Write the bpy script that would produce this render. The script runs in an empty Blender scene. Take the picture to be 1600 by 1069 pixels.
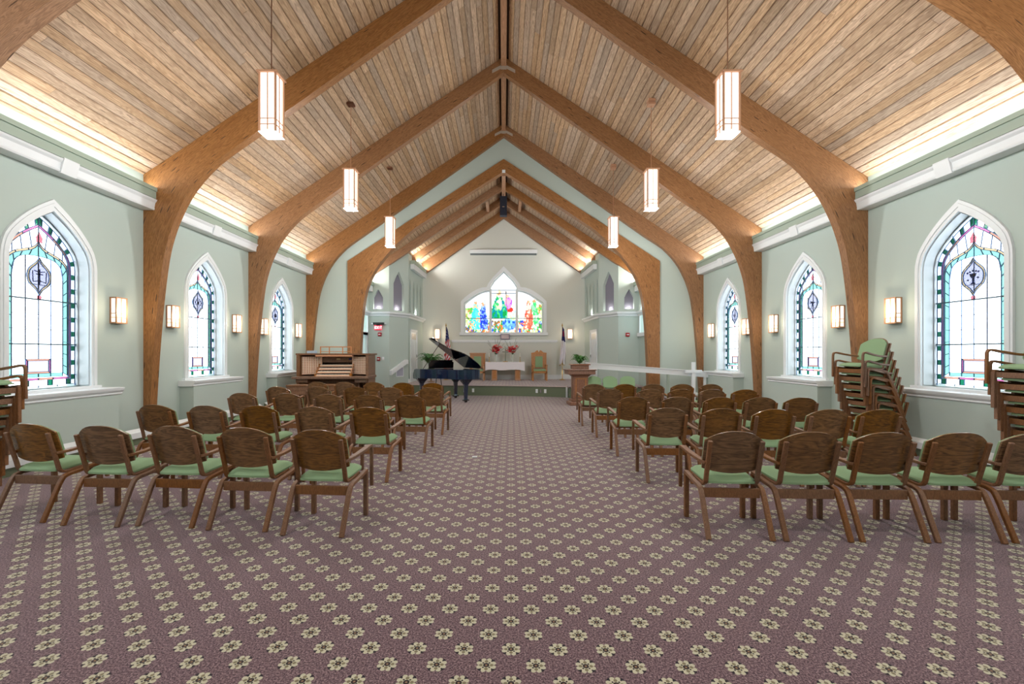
import bpy, bmesh, math, random
from mathutils import Vector, Matrix
C = bpy.context.scene.collection
PI = math.pi
rnd = random.Random(7)
def lin(r, g, b):
    f = lambda c: (c/255/12.92) if c <= 10 else ((c/255+0.055)/1.055)**2.4
    return (f(r), f(g), f(b), 1.0)

# ---------------------------------------------------------------- camera, sky, exposure
cam_d = bpy.data.cameras.new('camera'); cam = bpy.data.objects.new('camera', cam_d); C.objects.link(cam)
cam.location = (0, 0, 1.47); cam.rotation_euler = (PI/2, 0, 0)
cam_d.sensor_width = 36; cam_d.lens = 36*695/1600
cam_d.shift_x = 13/1600; cam_d.shift_y = 17.5/1600
cam_d.clip_start = 0.05; cam_d.clip_end = 200
bpy.context.scene.camera = cam
sc = bpy.context.scene
sc.view_settings.view_transform = 'Standard'; sc.view_settings.look = 'None'
sc.view_settings.gamma = 1; sc.view_settings.use_curve_mapping = False
EXPO = 0.56; SKY = 4.2; COVE = 24; PEND = 1.3; SCON = 0.75; LAMP = 85
sc.view_settings.exposure = EXPO
sc.cycles.max_bounces = 8; sc.cycles.diffuse_bounces = 5; sc.cycles.transparent_max_bounces = 16
sc.cycles.sample_clamp_indirect = 6
sc.cycles.caustics_reflective = False; sc.cycles.caustics_refractive = False
wd = bpy.data.worlds.new('overcast'); sc.world = wd; wd.use_nodes = True
bg = wd.node_tree.nodes['Background']; bg.inputs[0].default_value = (0.84, 0.94, 1.0, 1); bg.inputs[1].default_value = SKY

# ---------------------------------------------------------------- helpers
def put(o, parent=None, **kw):
    C.objects.link(o)
    if parent is not None: o.parent = parent
    for k, v in kw.items(): o[k] = v
    return o
def tag(o, label, cat, group=None, kind=None):
    o['label'] = label; o['category'] = cat
    if group: o['group'] = group
    if kind: o['kind'] = kind
    return o
def empty(name, loc=(0, 0, 0), rz=0):
    o = bpy.data.objects.new(name, None); C.objects.link(o); o.location = loc; o.rotation_euler = (0, 0, rz)
    o.empty_display_size = 0.1
    return o
def thing(name, label, cat, loc=(0, 0, 0), rz=0, group=None):
    return tag(empty(name, loc, rz), label, cat, group)
def structure(name, label, loc=(0, 0, 0)):
    o = empty(name, loc); o['kind'] = 'structure'; o['label'] = label; return o
def dup(o, parent=None):
    c = o.copy(); C.objects.link(c); c.parent = parent
    for ch in list(kids.get(o.name, [])):
        dup(ch, c)
    return c
kids = {}
class MB:
    def __init__(s): s.v = []; s.f = []; s.m = []; s.uv = {}
    def add(s, vs, fs, mi=0):
        n = len(s.v); s.v += [tuple(p) for p in vs]
        for f in fs: s.f.append([i+n for i in f]); s.m.append(mi)
        return s
    def box(s, x0, x1, y0, y1, z0, z1, M=None, mi=0):
        vs = [Vector(p) for p in ((x0,y0,z0),(x1,y0,z0),(x1,y1,z0),(x0,y1,z0),(x0,y0,z1),(x1,y0,z1),(x1,y1,z1),(x0,y1,z1))]
        if M is not None: vs = [M @ p for p in vs]
        return s.add(vs, [(0,3,2,1),(4,5,6,7),(0,1,5,4),(1,2,6,5),(2,3,7,6),(3,0,4,7)], mi)
    def prism(s, poly, fn, a, b, mi=0):
        """poly 2D, fn(u,v,d)->3D, between d=a and d=b"""
        n = len(poly)
        vs = [fn(u, v, a) for u, v in poly]+[fn(u, v, b) for u, v in poly]
        fs = [tuple(range(n))[::-1], tuple(range(n, 2*n))]+[(i, (i+1) % n, n+(i+1) % n, n+i) for i in range(n)]
        return s.add(vs, fs, mi)
    def sweep(s, path, prof, up=(1, 0, 0), mi=0, caps=True):
        """path 3D pts; prof 2D pts (a along side vec, b along normal)"""
        P = [Vector(p) for p in path]; up = Vector(up); rings = []
        for i, p in enumerate(P):
            t = (P[min(i+1, len(P)-1)]-P[max(i-1, 0)]).normalized()
            side = (up - t*up.dot(t))
            side = side.normalized() if side.length > 1e-6 else t.orthogonal().normalized()
            nrm = t.cross(side)
            k = prof(i/(len(P)-1)) if callable(prof) else prof
            rings.append([p+side*a+nrm*b for a, b in k])
        n = len(rings[0]); vs = [q for r in rings for q in r]; fs = []
        for i in range(len(rings)-1):
            for j in range(n):
                fs.append((i*n+j, i*n+(j+1) % n, (i+1)*n+(j+1) % n, (i+1)*n+j))
        if caps:
            fs.append(tuple(range(n))[::-1]); fs.append(tuple(range((len(rings)-1)*n, len(rings)*n)))
        return s.add(vs, fs, mi)
    def tube(s, path, r, n=8, mi=0):
        rr = (lambda t: r) if not callable(r) else r
        return s.sweep(path, lambda t: [(rr(t)*math.cos(2*PI*k/n), rr(t)*math.sin(2*PI*k/n)) for k in range(n)], up=(0.31, 0.17, 0.93), mi=mi)
    def lathe(s, prof, c=(0, 0, 0), n=16, mi=0):
        vs = []; fs = []
        for r, z in prof:
            for k in range(n): vs.append((c[0]+r*math.cos(2*PI*k/n), c[1]+r*math.sin(2*PI*k/n), c[2]+z))
        for i in range(len(prof)-1):
            for k in range(n): fs.append((i*n+k, i*n+(k+1) % n, (i+1)*n+(k+1) % n, (i+1)*n+k))
        fs.append(tuple(range(n))[::-1]); fs.append(tuple(range((len(prof)-1)*n, len(prof)*n)))
        return s.add(vs, fs, mi)
    def mesh(s, name, mats, smooth=False, bev=0, seg=1, fix=True):
        me = bpy.data.meshes.new(name); me.from_pydata(s.v, [], s.f)
        for m in (mats if isinstance(mats, (list, tuple)) else [mats]): me.materials.append(m)
        for p, mi in zip(me.polygons, s.m): p.material_index = mi
        if s.uv:
            uvl = me.uv_layers.new(name='UVMap')
            for l in me.loops: uvl.data[l.index].uv = s.uv.get(l.vertex_index, (0, 0))
        if fix or bev:
            bm = bmesh.new(); bm.from_mesh(me)
            if fix: bmesh.ops.recalc_face_normals(bm, faces=bm.faces)
            if bev:
                bmesh.ops.remove_doubles(bm, verts=bm.verts, dist=1e-5)
                es = [e for e in bm.edges if len(e.link_faces) == 2 and e.calc_face_angle() > 0.6]
                bmesh.ops.bevel(bm, geom=es, offset=bev, segments=seg, profile=0.7, affect='EDGES', clamp_overlap=True)
            bm.to_mesh(me); bm.free()
        if smooth:
            for p in me.polygons: p.use_smooth = True
            try: me.set_sharp_from_angle(angle=0.7)
            except Exception: pass
        me.update()
        return me
    def build(s, name, mats, parent=None, **kw):
        return obj(name, s.mesh(name, mats, **kw), parent)
def obj(name, me, parent=None):
    o = bpy.data.objects.new(name, me); C.objects.link(o)
    if parent is not None:
        o.parent = parent; kids.setdefault(parent.name, []).append(o)
    return o
def frame(origin, sdir, n):
    O = Vector(origin); S = Vector(sdir).normalized(); Nn = Vector(n).normalized()
    return lambda s, z, d=0: O + S*s + Nn*d + Vector((0, 0, z))
def fbox(mb, fr, s0, s1, z0, z1, d0, d1, mi=0):
    return mb.prism([(s0, z0), (s1, z0), (s1, z1), (s0, z1)], fr, d0, d1, mi)

# ---------------------------------------------------------------- node sugar
class V:
    nt = None
    def __init__(s, sock): s.s = sock
    @staticmethod
    def m(op, *a):
        n = V.nt.nodes.new('ShaderNodeMath'); n.operation = op
        for i, x in enumerate(a):
            if isinstance(x, V): V.nt.links.new(x.s, n.inputs[i])
            else: n.inputs[i].default_value = x
        return V(n.outputs[0])
    def __add__(s, o): return V.m('ADD', s, o)
    def __sub__(s, o): return V.m('SUBTRACT', s, o)
    def __mul__(s, o): return V.m('MULTIPLY', s, o)
    def __lt__(s, o): return V.m('LESS_THAN', s, o)
def newmat(name):
    m = bpy.data.materials.new(name); m.use_nodes = True; V.nt = m.node_tree
    return m, m.node_tree, m.node_tree.nodes['Principled BSDF']
def setp(b, **k):
    for n, v in k.items():
        n = n.replace('_', ' ')
        if n in b.inputs: b.inputs[n].default_value = v
def plain(name, col, rough=0.5, metal=0, coat=0, bump=0, bscale=200, var=0.0):
    m, nt, b = newmat(name); setp(b, Base_Color=col, Roughness=rough, Metallic=metal, Coat_Weight=coat)
    if bump or var:
        tc = nt.nodes.new('ShaderNodeTexCoord'); no = nt.nodes.new('ShaderNodeTexNoise'); no.inputs['Scale'].default_value = bscale
        no.inputs['Detail'].default_value = 4
        nt.links.new(tc.outputs['Object'], no.inputs['Vector'])
        if bump:
            bp = nt.nodes.new('ShaderNodeBump'); bp.inputs['Strength'].default_value = bump; bp.inputs['Distance'].default_value = 0.004
            nt.links.new(no.outputs[0], bp.inputs['Height']); nt.links.new(bp.outputs[0], b.inputs['Normal'])
        if var:
            mx = mixc(nt, None, tuple(c*(1-var) for c in col[:3])+(1,), tuple(min(1, c*(1+var)) for c in col[:3])+(1,))
            nt.links.new(no.outputs[0], mx.inputs[0]); nt.links.new(mx.outputs[2], b.inputs['Base Color'])
    return m
def mixc(nt, fac, a, b, mode='MIX'):
    n = nt.nodes.new('ShaderNodeMix'); n.data_type = 'RGBA'; n.blend_type = mode
    if fac is not None:
        if isinstance(fac, (int, float)): n.inputs[0].default_value = fac
        else: nt.links.new(fac, n.inputs[0])
    for i, x in ((6, a), (7, b)):
        if isinstance(x, tuple): n.inputs[i].default_value = x
        else: nt.links.new(x, n.inputs[i])
    class W:  # expose colour output as outputs[2], factor as inputs[0]
        inputs = n.inputs; outputs = {2: n.outputs[2]}
    return W
def wood(name, light, dark, stretch=(1, 1, 12), scale=6, rough=0.45, coord='Object', knots=0.0, var=0.25, coat=0.0, fine=1.0):
    """grain noise stretched along one axis; each object gets its own offset and tone"""
    m, nt, b = newmat(name); N = nt.nodes; L = nt.links
    if coord == 'World':
        g = N.new('ShaderNodeNewGeometry'); src = g.outputs['Position']
    else:
        g = N.new('ShaderNodeTexCoord'); src = g.outputs[coord]
    oi = N.new('ShaderNodeObjectInfo')
    mp = N.new('ShaderNodeMapping'); L.new(src, mp.inputs['Vector']); mp.inputs['Scale'].default_value = stretch
    sc_ = N.new('ShaderNodeVectorMath'); sc_.operation = 'SCALE'; sc_.inputs[0].default_value = (37, 17, 23)
    L.new(oi.outputs['Random'], sc_.inputs['Scale'])
    ad = N.new('ShaderNodeVectorMath'); L.new(mp.outputs[0], ad.inputs[0]); L.new(sc_.outputs[0], ad.inputs[1])
    n1 = N.new('ShaderNodeTexNoise'); n1.inputs['Scale'].default_value = scale; n1.inputs['Detail'].default_value = 3; n1.inputs['Distortion'].default_value = 1.2
    L.new(ad.outputs[0], n1.inputs['Vector'])
    n2 = N.new('ShaderNodeTexNoise'); n2.inputs['Scale'].default_value = scale*9*fine; n2.inputs['Detail'].default_value = 3
    L.new(ad.outputs[0], n2.inputs['Vector'])
    V.nt = nt
    rings = V.m('FRACT', V(n1.outputs[0])*7.0); rings = V.m('ABSOLUTE', rings-0.5)*2.0
    t = V.m('ADD', rings*0.42, V(n2.outputs[0])*0.75); t = t - 0.12
    cr = N.new('ShaderNodeValToRGB'); cr.color_ramp.elements[0].color = dark; cr.color_ramp.elements[1].color = light
    cr.color_ramp.elements[0].position = 0.1; cr.color_ramp.elements[1].position = 0.75
    L.new(t.s, cr.inputs[0])
    hs = N.new('ShaderNodeHueSaturation'); L.new(cr.outputs[0], hs.inputs['Color'])
    val = V(oi.outputs['Random'])*(2*var) + (1-var); L.new(val.s, hs.inputs['Value'])
    rr = V.m('FRACT', V(oi.outputs['Random'])*13.7)*0.35+0.8; L.new(rr.s, hs.inputs['Saturation'])
    col = hs.outputs[0]
    if knots:
        mp2 = N.new('ShaderNodeMapping'); L.new(ad.outputs[0], mp2.inputs['Vector']); mp2.inputs['Scale'].default_value = (1, 1, 1)
        vo = N.new('ShaderNodeTexVoronoi'); vo.inputs['Scale'].default_value = scale*0.9; L.new(mp2.outputs[0], vo.inputs['Vector'])
        k = V.m('LESS_THAN', V(vo.outputs['Distance']), knots)
        w = mixc(nt, k.s, col, tuple(c*0.25 for c in dark[:3])+(1,)); col = w.outputs[2]
    L.new(col, b.inputs['Base Color']); setp(b, Roughness=rough, Coat_Weight=coat)
    bp = N.new('ShaderNodeBump'); bp.inputs['Strength'].default_value = 0.12; bp.inputs['Distance'].default_value = 0.002
    L.new(t.s, bp.inputs['Height']); L.new(bp.outputs[0], b.inputs['Normal'])
    return m
def glow(name, col, strength, rough=0.4):
    m, nt, b = newmat(name); setp(b, Base_Color=(0.8, 0.78, 0.72, 1), Roughness=rough, Emission_Color=col, Emission_Strength=strength)
    return m
def glass(name, col, gl=0.04):
    m, nt, b = newmat(name); N = nt.nodes; L = nt.links; N.remove(b)
    t = N.new('ShaderNodeBsdfTransparent'); t.inputs[0].default_value = tuple(min(c*1.0, 0.97)**0.5 for c in col[:3])+(1,)
    g = N.new('ShaderNodeBsdfGlossy'); g.inputs['Roughness'].default_value = 0.15
    mx = N.new('ShaderNodeMixShader'); mx.inputs[0].default_value = gl
    L.new(t.outputs[0], mx.inputs[1]); L.new(g.outputs[0], mx.inputs[2])
    out = [n for n in N if n.type == 'OUTPUT_MATERIAL'][0]; L.new(mx.outputs[0], out.inputs[0])
    return m
def area(name, loc, rot, sx, sy, power, col=(1, 0.93, 0.82), spread=None, portal=False):
    d = bpy.data.lights.new(name, 'AREA'); d.shape = 'RECTANGLE'; d.size = sx; d.size_y = sy; d.energy = power; d.color = col
    o = bpy.data.objects.new(name, d); C.objects.link(o); o.location = loc; o.rotation_euler = rot
    if portal: d.cycles.is_portal = True
    if spread: d.spread = spread
    return o
def point(name, loc, power, col=(1, 0.88, 0.72), r=0.06):
    d = bpy.data.lights.new(name, 'POINT'); d.energy = power; d.color = col; d.shadow_soft_size = r
    o = bpy.data.objects.new(name, d); C.objects.link(o); o.location = loc; return o

# ---------------------------------------------------------------- materials
M = {}
M['wall'] = plain('sage_wall_paint', lin(181, 196, 190), 0.75, bump=0.05, bscale=160)
M['end_wall'] = plain('pale_grey_green_paint', lin(206, 211, 205), 0.75, bump=0.05, bscale=160)
M['fascia'] = plain('sage_fascia_paint', lin(160, 176, 163), 0.6)
M['white'] = plain('white_trim_paint', lin(226, 232, 236), 0.4)
M['white_cloth'] = plain('white_cloth', lin(235, 232, 240), 0.9, bump=0.1)
M['dark_green'] = plain('olive_and_shaded_green', lin(104, 116, 92), 0.6)  # stage front paint; also wall green with recess shade in its colour
M['niche'] = plain('grey_violet_cloth', lin(128, 126, 140), 0.95, bump=0.2, bscale=400)
M['beam'] = wood('glulam', lin(162, 120, 84), lin(112, 76, 48), (0.35, 3.2, 1), 5, 0.45, coord='UV', knots=0.11, var=0.06)
M['plank'] = wood('pickled_pine', lin(210, 182, 152), lin(146, 116, 90), (7, 0.45, 7), 2.6, 0.6, coord='World', knots=0.07, var=0.2, fine=0.8)
M['groove'] = plain('dark_groove', lin(70, 48, 32), 0.9)
M['ridge'] = wood('ridge_wood', lin(190, 145, 112), lin(140, 100, 70), (8, 0.4, 8), 2, 0.6, coord='World', var=0.05)
M['chair_back'] = wood('walnut_ply', lin(144, 102, 56), lin(66, 42, 20), (1.2, 6, 9), 1.5, 0.35, var=0.13, coat=0.25)
M['chair_leg'] = wood('stained_beech', lin(140, 96, 60), lin(98, 62, 36), (6, 6, 1.0), 6, 0.5, var=0.1)
M['green'] = plain('green_upholstery', lin(138, 168, 130), 0.85, bump=0.25, bscale=320, var=0.06)
M['green_dull'] = plain('green_upholstery_old', lin(96, 140, 112), 0.85, bump=0.25, bscale=320, var=0.06)
M['oak'] = wood('golden_oak', lin(200, 142, 88), lin(150, 96, 52), (6, 6, 0.9), 5, 0.4, var=0.06)
M['organ_wood'] = wood('organ_walnut', lin(140, 104, 78), lin(96, 66, 46), (4, 4, 0.9), 5, 0.4, var=0.08)
M['organ_light'] = wood('organ_maple', lin(220, 160, 118), lin(186, 120, 80), (1, 6, 6), 5, 0.4, var=0.05)
M['lectern_wood'] = wood('lectern_walnut', lin(150, 108, 84), lin(106, 68, 50), (5, 5, 0.8), 5, 0.4, var=0.06)
M['jamb'] = plain('pale_maple', lin(236, 196, 168), 0.4)
M['ivory'] = plain('ivory_keys', lin(240, 234, 222), 0.3)
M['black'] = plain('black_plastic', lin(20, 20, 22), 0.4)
M['piano'] = plain('piano_lacquer', lin(12, 34, 64), 0.08, coat=1.0)
M['piano_black'] = plain('piano_black_lacquer', lin(10, 9, 10), 0.12, coat=1.0)
M['brass'] = plain('brass', lin(196, 160, 90), 0.3, metal=1)
M['chrome'] = plain('chrome', lin(190, 192, 195), 0.2, metal=1)
M['steel_plate'] = plain('steel_bracket', lin(190, 180, 168), 0.5, metal=0.3)
M['pine_frame'] = plain('lamp_wood_frame', lin(206, 158, 126), 0.5)
M['sconce_frame'] = plain('sconce_wood_frame', lin(176, 132, 100), 0.5)
M['lamp_glass'] = glow('pendant_glass', (1.0, 0.93, 0.84, 1), PEND)
M['sconce_glass'] = glow('sconce_glass', (1.0, 0.86, 0.70, 1), SCON)
M['vent'] = plain('lamp_louvre', lin(150, 152, 160), 0.4, metal=0.4)
M['leaf'] = plain('fern_leaf', lin(60, 116, 52), 0.5, var=0.3, bscale=30)
M['leaf_dark'] = plain('stem_green', lin(70, 92, 56), 0.6)
M['red'] = plain('red_petals', lin(214, 38, 60), 0.6, var=0.25, bscale=60)
M['red_pale'] = plain('coral_petals', lin(236, 112, 104), 0.6, var=0.25, bscale=60)
M['flag_red'] = plain('flag_red', lin(190, 34, 52), 0.8); M['flag_blue'] = plain('flag_blue', lin(34, 42, 110), 0.8)
M['flag_white'] = plain('flag_white', lin(232, 230, 236), 0.8); M['fringe'] = plain('gold_fringe', lin(210, 190, 140), 0.8)
M['alarm_red'] = plain('alarm_red', lin(160, 24, 36), 0.4)
M['exit_sign'] = glow('exit_sign_face', (1.0, 0.05, 0.12, 1), 0.45); M['exit_sign'].node_tree.nodes['Principled BSDF'].inputs['Base Color'].default_value = lin(210, 30, 50)
M['exit_letters'] = glow('exit_letters', (1, 0.75, 0.78, 1), 1.3)
M['lead'] = plain('window_lead', lin(80, 112, 160), 0.5)  # blue tint puts the bloom of the bright panes into the lead colour
M['bar'] = plain('window_bar', lin(44, 74, 92), 0.5)
M['vase'] = plain('clear_vase', lin(205, 212, 205), 0.15)
M['soil'] = plain('dark_soil', lin(50, 38, 30), 0.95)
M['pewter'] = plain('pewter_cross', lin(120, 124, 112), 0.4, metal=0.5)
M['candle'] = plain('white_candle', lin(240, 238, 228), 0.6)
# stained glass is dense: it passes roughly a tenth of the bright overcast daylight
GK = 1/4.4
G = {'clear': glass('glass_clear', (0.95, 0.97, 1.0))}
for k_, c_ in dict(aqua=(0.42, 0.98, 0.82), green=(0.02, 0.30, 0.16), pink=(0.85, 0.22, 0.52), orange=(0.98, 0.45, 0.32), cream=(1.0, 0.72, 0.42),
                   lav=(0.72, 0.70, 0.95), grey=(0.24, 0.26, 0.45), blue=(0.06, 0.09, 0.28), rose=(1.0, 0.28, 0.36), white=(0.95, 0.84, 0.98)).items():
    G[k_] = glass('glass_'+k_, tuple(x*GK for x in c_))

# carpet: plum ground with a quincunx of cream and black florets
def carpet():
    m, nt, b = newmat('patterned_carpet'); N = nt.nodes; L = nt.links
    g = N.new('ShaderNodeNewGeometry')
    mp = N.new('ShaderNodeMapping'); mp.vector_type = 'TEXTURE'; mp.inputs['Location'].default_value = (-0.075, 2.555, 0)
    mp.inputs['Rotation'].default_value = (0, 0, math.radians(-0.92)); L.new(g.outputs['Position'], mp.inputs['Vector'])
    sp = N.new('ShaderNodeSeparateXYZ'); L.new(mp.outputs[0], sp.inputs[0])
    u = V(sp.outputs[0])*(1/0.234); v = V(sp.outputs[1])*(1/0.2295)
    def cell(off):
        a = u+off; c = v+off
        a = V.m('ABSOLUTE', a-V.m('ROUND', a))*0.234; c = V.m('ABSOLUTE', c-V.m('ROUND', c))*0.2295
        return a, c
    a1, c1 = cell(0.0); a2, c2 = cell(0.5)
    s1 = V.m('ADD', a1, c1); s2 = V.m('ADD', a2, c2); pick = s1 < s2
    mixf = lambda p, q: V.m('ADD', q, V.m('MULTIPLY', pick, V.m('SUBTRACT', p, q)))
    a = mixf(a1, a2)*(1/0.086); c = mixf(c1, c2)*(1/0.086)
    hi = V.m('MAXIMUM', a, c); lo = V.m('MINIMUM', a, c)
    def circ(cx, cy, r):
        dx = hi-cx; dy = lo-cy
        return V.m('LESS_THAN', V.m('SQRT', V.m('ADD', V.m('MULTIPLY', dx, dx), V.m('MULTIPLY', dy, dy))), r)
    n = N.new('ShaderNodeTexNoise'); n.inputs['Scale'].default_value = 110; n.inputs['Detail'].default_value = 2; n.inputs['Roughness'].default_value = 0.8
    L.new(g.outputs['Position'], n.inputs['Vector'])
    cr = N.new('ShaderNodeValToRGB'); e = cr.color_ramp.elements; e[0].position = 0.36; e[0].color = lin(56, 42, 50); e[1].position = 0.66; e[1].color = lin(160, 138, 140)
    mid = cr.color_ramp.elements.new(0.5); mid.color = lin(108, 86, 94)
    L.new(n.outputs[0], cr.inputs[0])
    nb = N.new('ShaderNodeTexNoise'); nb.inputs['Scale'].default_value = 1.3; nb.inputs['Detail'].default_value = 3; L.new(g.outputs['Position'], nb.inputs['Vector'])
    soft = mixc(nt, nb.outputs[0], (0.88, 0.86, 0.9, 1), (1.1, 1.08, 1.06, 1)); base = mixc(nt, 1.0, cr.outputs[0], soft.outputs[2], 'MULTIPLY')
    col = base.outputs[2]
    for mask, cc in ((circ(0.33, 0.31, 0.13), lin(28, 26, 34)), (circ(0.40, 0.15, 0.135), lin(196, 194, 170)), (circ(0.24, 0.12, 0.15), lin(196, 194, 170)),
                     (circ(0.29, 0.0, 0.10), lin(128, 122, 96)), (circ(0.0, 0.0, 0.17), lin(44, 34, 34)), (circ(0.0, 0.0, 0.06), lin(150, 120, 92)), (circ(0.17, 0.17, 0.055), lin(44, 34, 34))):
        col = mixc(nt, mask.s, col, cc).outputs[2]
    mul = mixc(nt, n.outputs[0], (0.8, 0.8, 0.8, 1), (1.2, 1.2, 1.2, 1))
    col = mixc(nt, 1.0, col, mul.outputs[2], 'MULTIPLY').outputs[2]
    L.new(col, b.inputs['Base Color']); setp(b, Roughness=0.95, Specular_IOR_Level=0.1, Sheen_Weight=0.45, Sheen_Roughness=0.4, Sheen_Tint=(1, 0.9, 0.95, 1))
    bp = N.new('ShaderNodeBump'); bp.inputs['Strength'].default_value = 0.5; bp.inputs['Distance'].default_value = 0.004
    L.new(n.outputs[0], bp.inputs['Height']); L.new(bp.outputs[0], b.inputs['Normal'])
    return m
M['carpet'] = carpet()

# ---------------------------------------------------------------- dimensions
WL, WR = 6.20, 6.27
RZ, RS = 8.68, 0.667           # nave roof
CZ, CS = 7.50, 0.66            # chancel roof
YB, YG, YE = -3.3, 14.10, 18.80
ARCH_Y = [-1.80, 1.35, 4.50, 7.65, 10.80, 13.95]; AT = 0.15
ORD = ['first', 'second', 'third', 'fourth', 'fifth', 'sixth', 'seventh', 'eighth', 'ninth', 'tenth']

# ---------------------------------------------------------------- floor
fl = MB().box(-6.6, 6.7, YB-0.2, 19.1, -0.1, 0).build('floor', M['carpet'])
fl['kind'] = 'structure'; fl['label'] = 'plum carpet with rows of small cream and black florets'

# ---------------------------------------------------------------- walls with openings
def opening_strips(mb, fr, s0, s1, ztop, ops, depth, zbot=0.0, back=True):
    """plane wall with openings; ops: list of outlines (bottom-left ... apex ... bottom-right)"""
    zt = ztop if callable(ztop) else (lambda s: ztop)
    cur = s0
    for o in sorted(ops, key=lambda q: q[0][0]):
        a, b = o[0][0], o[-1][0]
        mb.add([fr(cur, zbot), fr(a, zbot), fr(a, zt(a)), fr(cur, zt(cur))], [(0, 1, 2, 3)])
        if o[0][1] > zbot+1e-4: mb.add([fr(a, zbot), fr(b, zbot), fr(b, o[-1][1]), fr(a, o[0][1])], [(0, 1, 2, 3)])
        for (p, q) in zip(o[:-1], o[1:]):
            if q[0]-p[0] > 1e-6: mb.add([fr(*p), fr(*q), fr(q[0], zt(q[0])), fr(p[0], zt(p[0]))], [(0, 1, 2, 3)])
        oo = o+[o[0]]
        for (p, q) in zip(oo[:-1], oo[1:]): mb.add([fr(*p), fr(*q), fr(q[0], q[1], -depth), fr(p[0], p[1], -depth)], [(0, 1, 2, 3)], 0)
        cur = b
    mb.add([fr(cur, zbot), fr(s1, zbot), fr(s1, zt(s1)), fr(cur, zt(cur))], [(0, 1, 2, 3)])
def ring(mb, A, B, fr, d0, d1, mi=0, closed=False):
    n = len(A); rng = range(n if closed else n-1)
    for i in rng:
        j = (i+1) % n
        a, b, c, d = A[i], A[j], B[j], B[i]
        vs = [fr(*a, d0), fr(*b, d0), fr(*c, d0), fr(*d, d0), fr(*a, d1), fr(*b, d1), fr(*c, d1), fr(*d, d1)]
        mb.add(vs, [(4, 5, 6, 7), (0, 1, 5, 4), (3, 2, 6, 7)], mi)
    for i in ([] if closed else [0, n-1]):
        a, d = A[i], B[i]; mb.add([fr(*a, d0), fr(*d, d0), fr(*d, d1), fr(*a, d1)], [(0, 1, 2, 3)], mi)
def resample(pts, n):
    P = [Vector(p) for p in pts]; L = [0]
    for a, b in zip(P[:-1], P[1:]): L.append(L[-1]+(b-a).length)
    out = []
    for k in range(n+1):
        t = L[-1]*k/n; i = max(j for j in range(len(L)) if L[j] <= t+1e-9); i = min(i, len(P)-2)
        f = (t-L[i])/(L[i+1]-L[i]); out.append(tuple(P[i].lerp(P[i+1], f)))
    return out
def smooth_curve(pts, n=8):
    out = []
    P = [Vector(p) for p in pts]; P = [P[0]*2-P[1]]+P+[P[-1]*2-P[-2]]
    for i in range(1, len(P)-2):
        for k in range(n):
            t = k/n; a, b, c, d = P[i-1:i+3]
            out.append(tuple(0.5*((2*b)+(c-a)*t+(2*a-5*b+4*c-d)*t*t+(3*b-a-3*c+d)*t**3)))
    out.append(tuple(P[-2])); return out
POINTED = resample(smooth_curve([(1, 0), (0.975, 0.16), (0.88, 0.36), (0.62, 0.613), (0.31, 0.83), (0, 1)]), 14)
OGEE = resample(smooth_curve([(1, 0), (0.92, 0.30), (0.72, 0.52), (0.42, 0.66), (0.2, 0.76), (0.08, 0.87), (0, 1)]), 14)
ROUND = resample(smooth_curve([(1, 0), (0.96, 0.42), (0.84, 0.72), (0.62, 0.9), (0.3, 0.98), (0, 1)]), 14)
def outline(h, zb, zs, za, shape=POINTED, c=0.0, ns=24):
    L = [(-h, zb+(zs-zb)*k/ns) for k in range(ns)]+[(-h*u, zs+(za-zs)*w) for u, w in shape]
    R = [(-s, z) for s, z in L[:-1]][::-1]
    return [(s+c, z) for s, z in L+R]
OPEN = (0.555, 0.985, 2.69, 3.42); CASE = (0.65, 0.95, 2.70, 3.58)
win_mid = [2.925, 6.10, 9.27, 12.40]
def nave_wall(side):
    X = -WL if side < 0 else WR; n = (1, 0, 0) if side < 0 else (-1, 0, 0)
    fr = frame((X, 0, 0), (0, 1, 0), n)
    mb = MB(); ops = [outline(*OPEN, c=m, ns=1) for m in win_mid]
    opening_strips(mb, fr, YB, YG+0.2, 4.62, ops, 0.34)
    fbox(mb, frame((X-side*-0.34, 0, 0), (0, 1, 0), n), YB, YG+0.2, 4.5, 4.62, -0.01, 0)
    w = mb.build('wall_left' if side < 0 else 'wall_right', M['wall'], fix=False)
    w['kind'] = 'structure'; w['label'] = 'sage painted side wall %s of the nave' % ('left' if side < 0 else 'right')
    return fr
frL = nave_wall(-1); frR = nave_wall(1)
bk = MB().box(-WL-0.4, WR+0.4, YB-0.2, YB, 0, 9).build('wall_back', M['wall']); bk['kind'] = 'structure'; bk['label'] = 'sage wall behind the camera'

# gable wall above the chancel arch
mb = MB()
def quadY(mb, pts, y0, y1): mb.prism(pts, lambda u, v, d: Vector((u, d, v)), y0, y1)
for s in (-1, 1):
    W_ = WL if s < 0 else WR
    quadY(mb, [(s*(W_+0.35), 0), (s*4.80, 0), (s*4.80, RZ-RS*4.80), (s*(W_+0.35), RZ-RS*(W_+0.35))], YG, YG+0.15)
    quadY(mb, [(s*4.80, 7.5-0.653*4.80), (0, 7.5), (0, RZ), (s*4.80, RZ-RS*4.80)], YG, YG+0.15)
g = mb.build('wall_gable', M['wall']); g['kind'] = 'structure'; g['label'] = 'pale green gable wall around the chancel arch'

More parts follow.
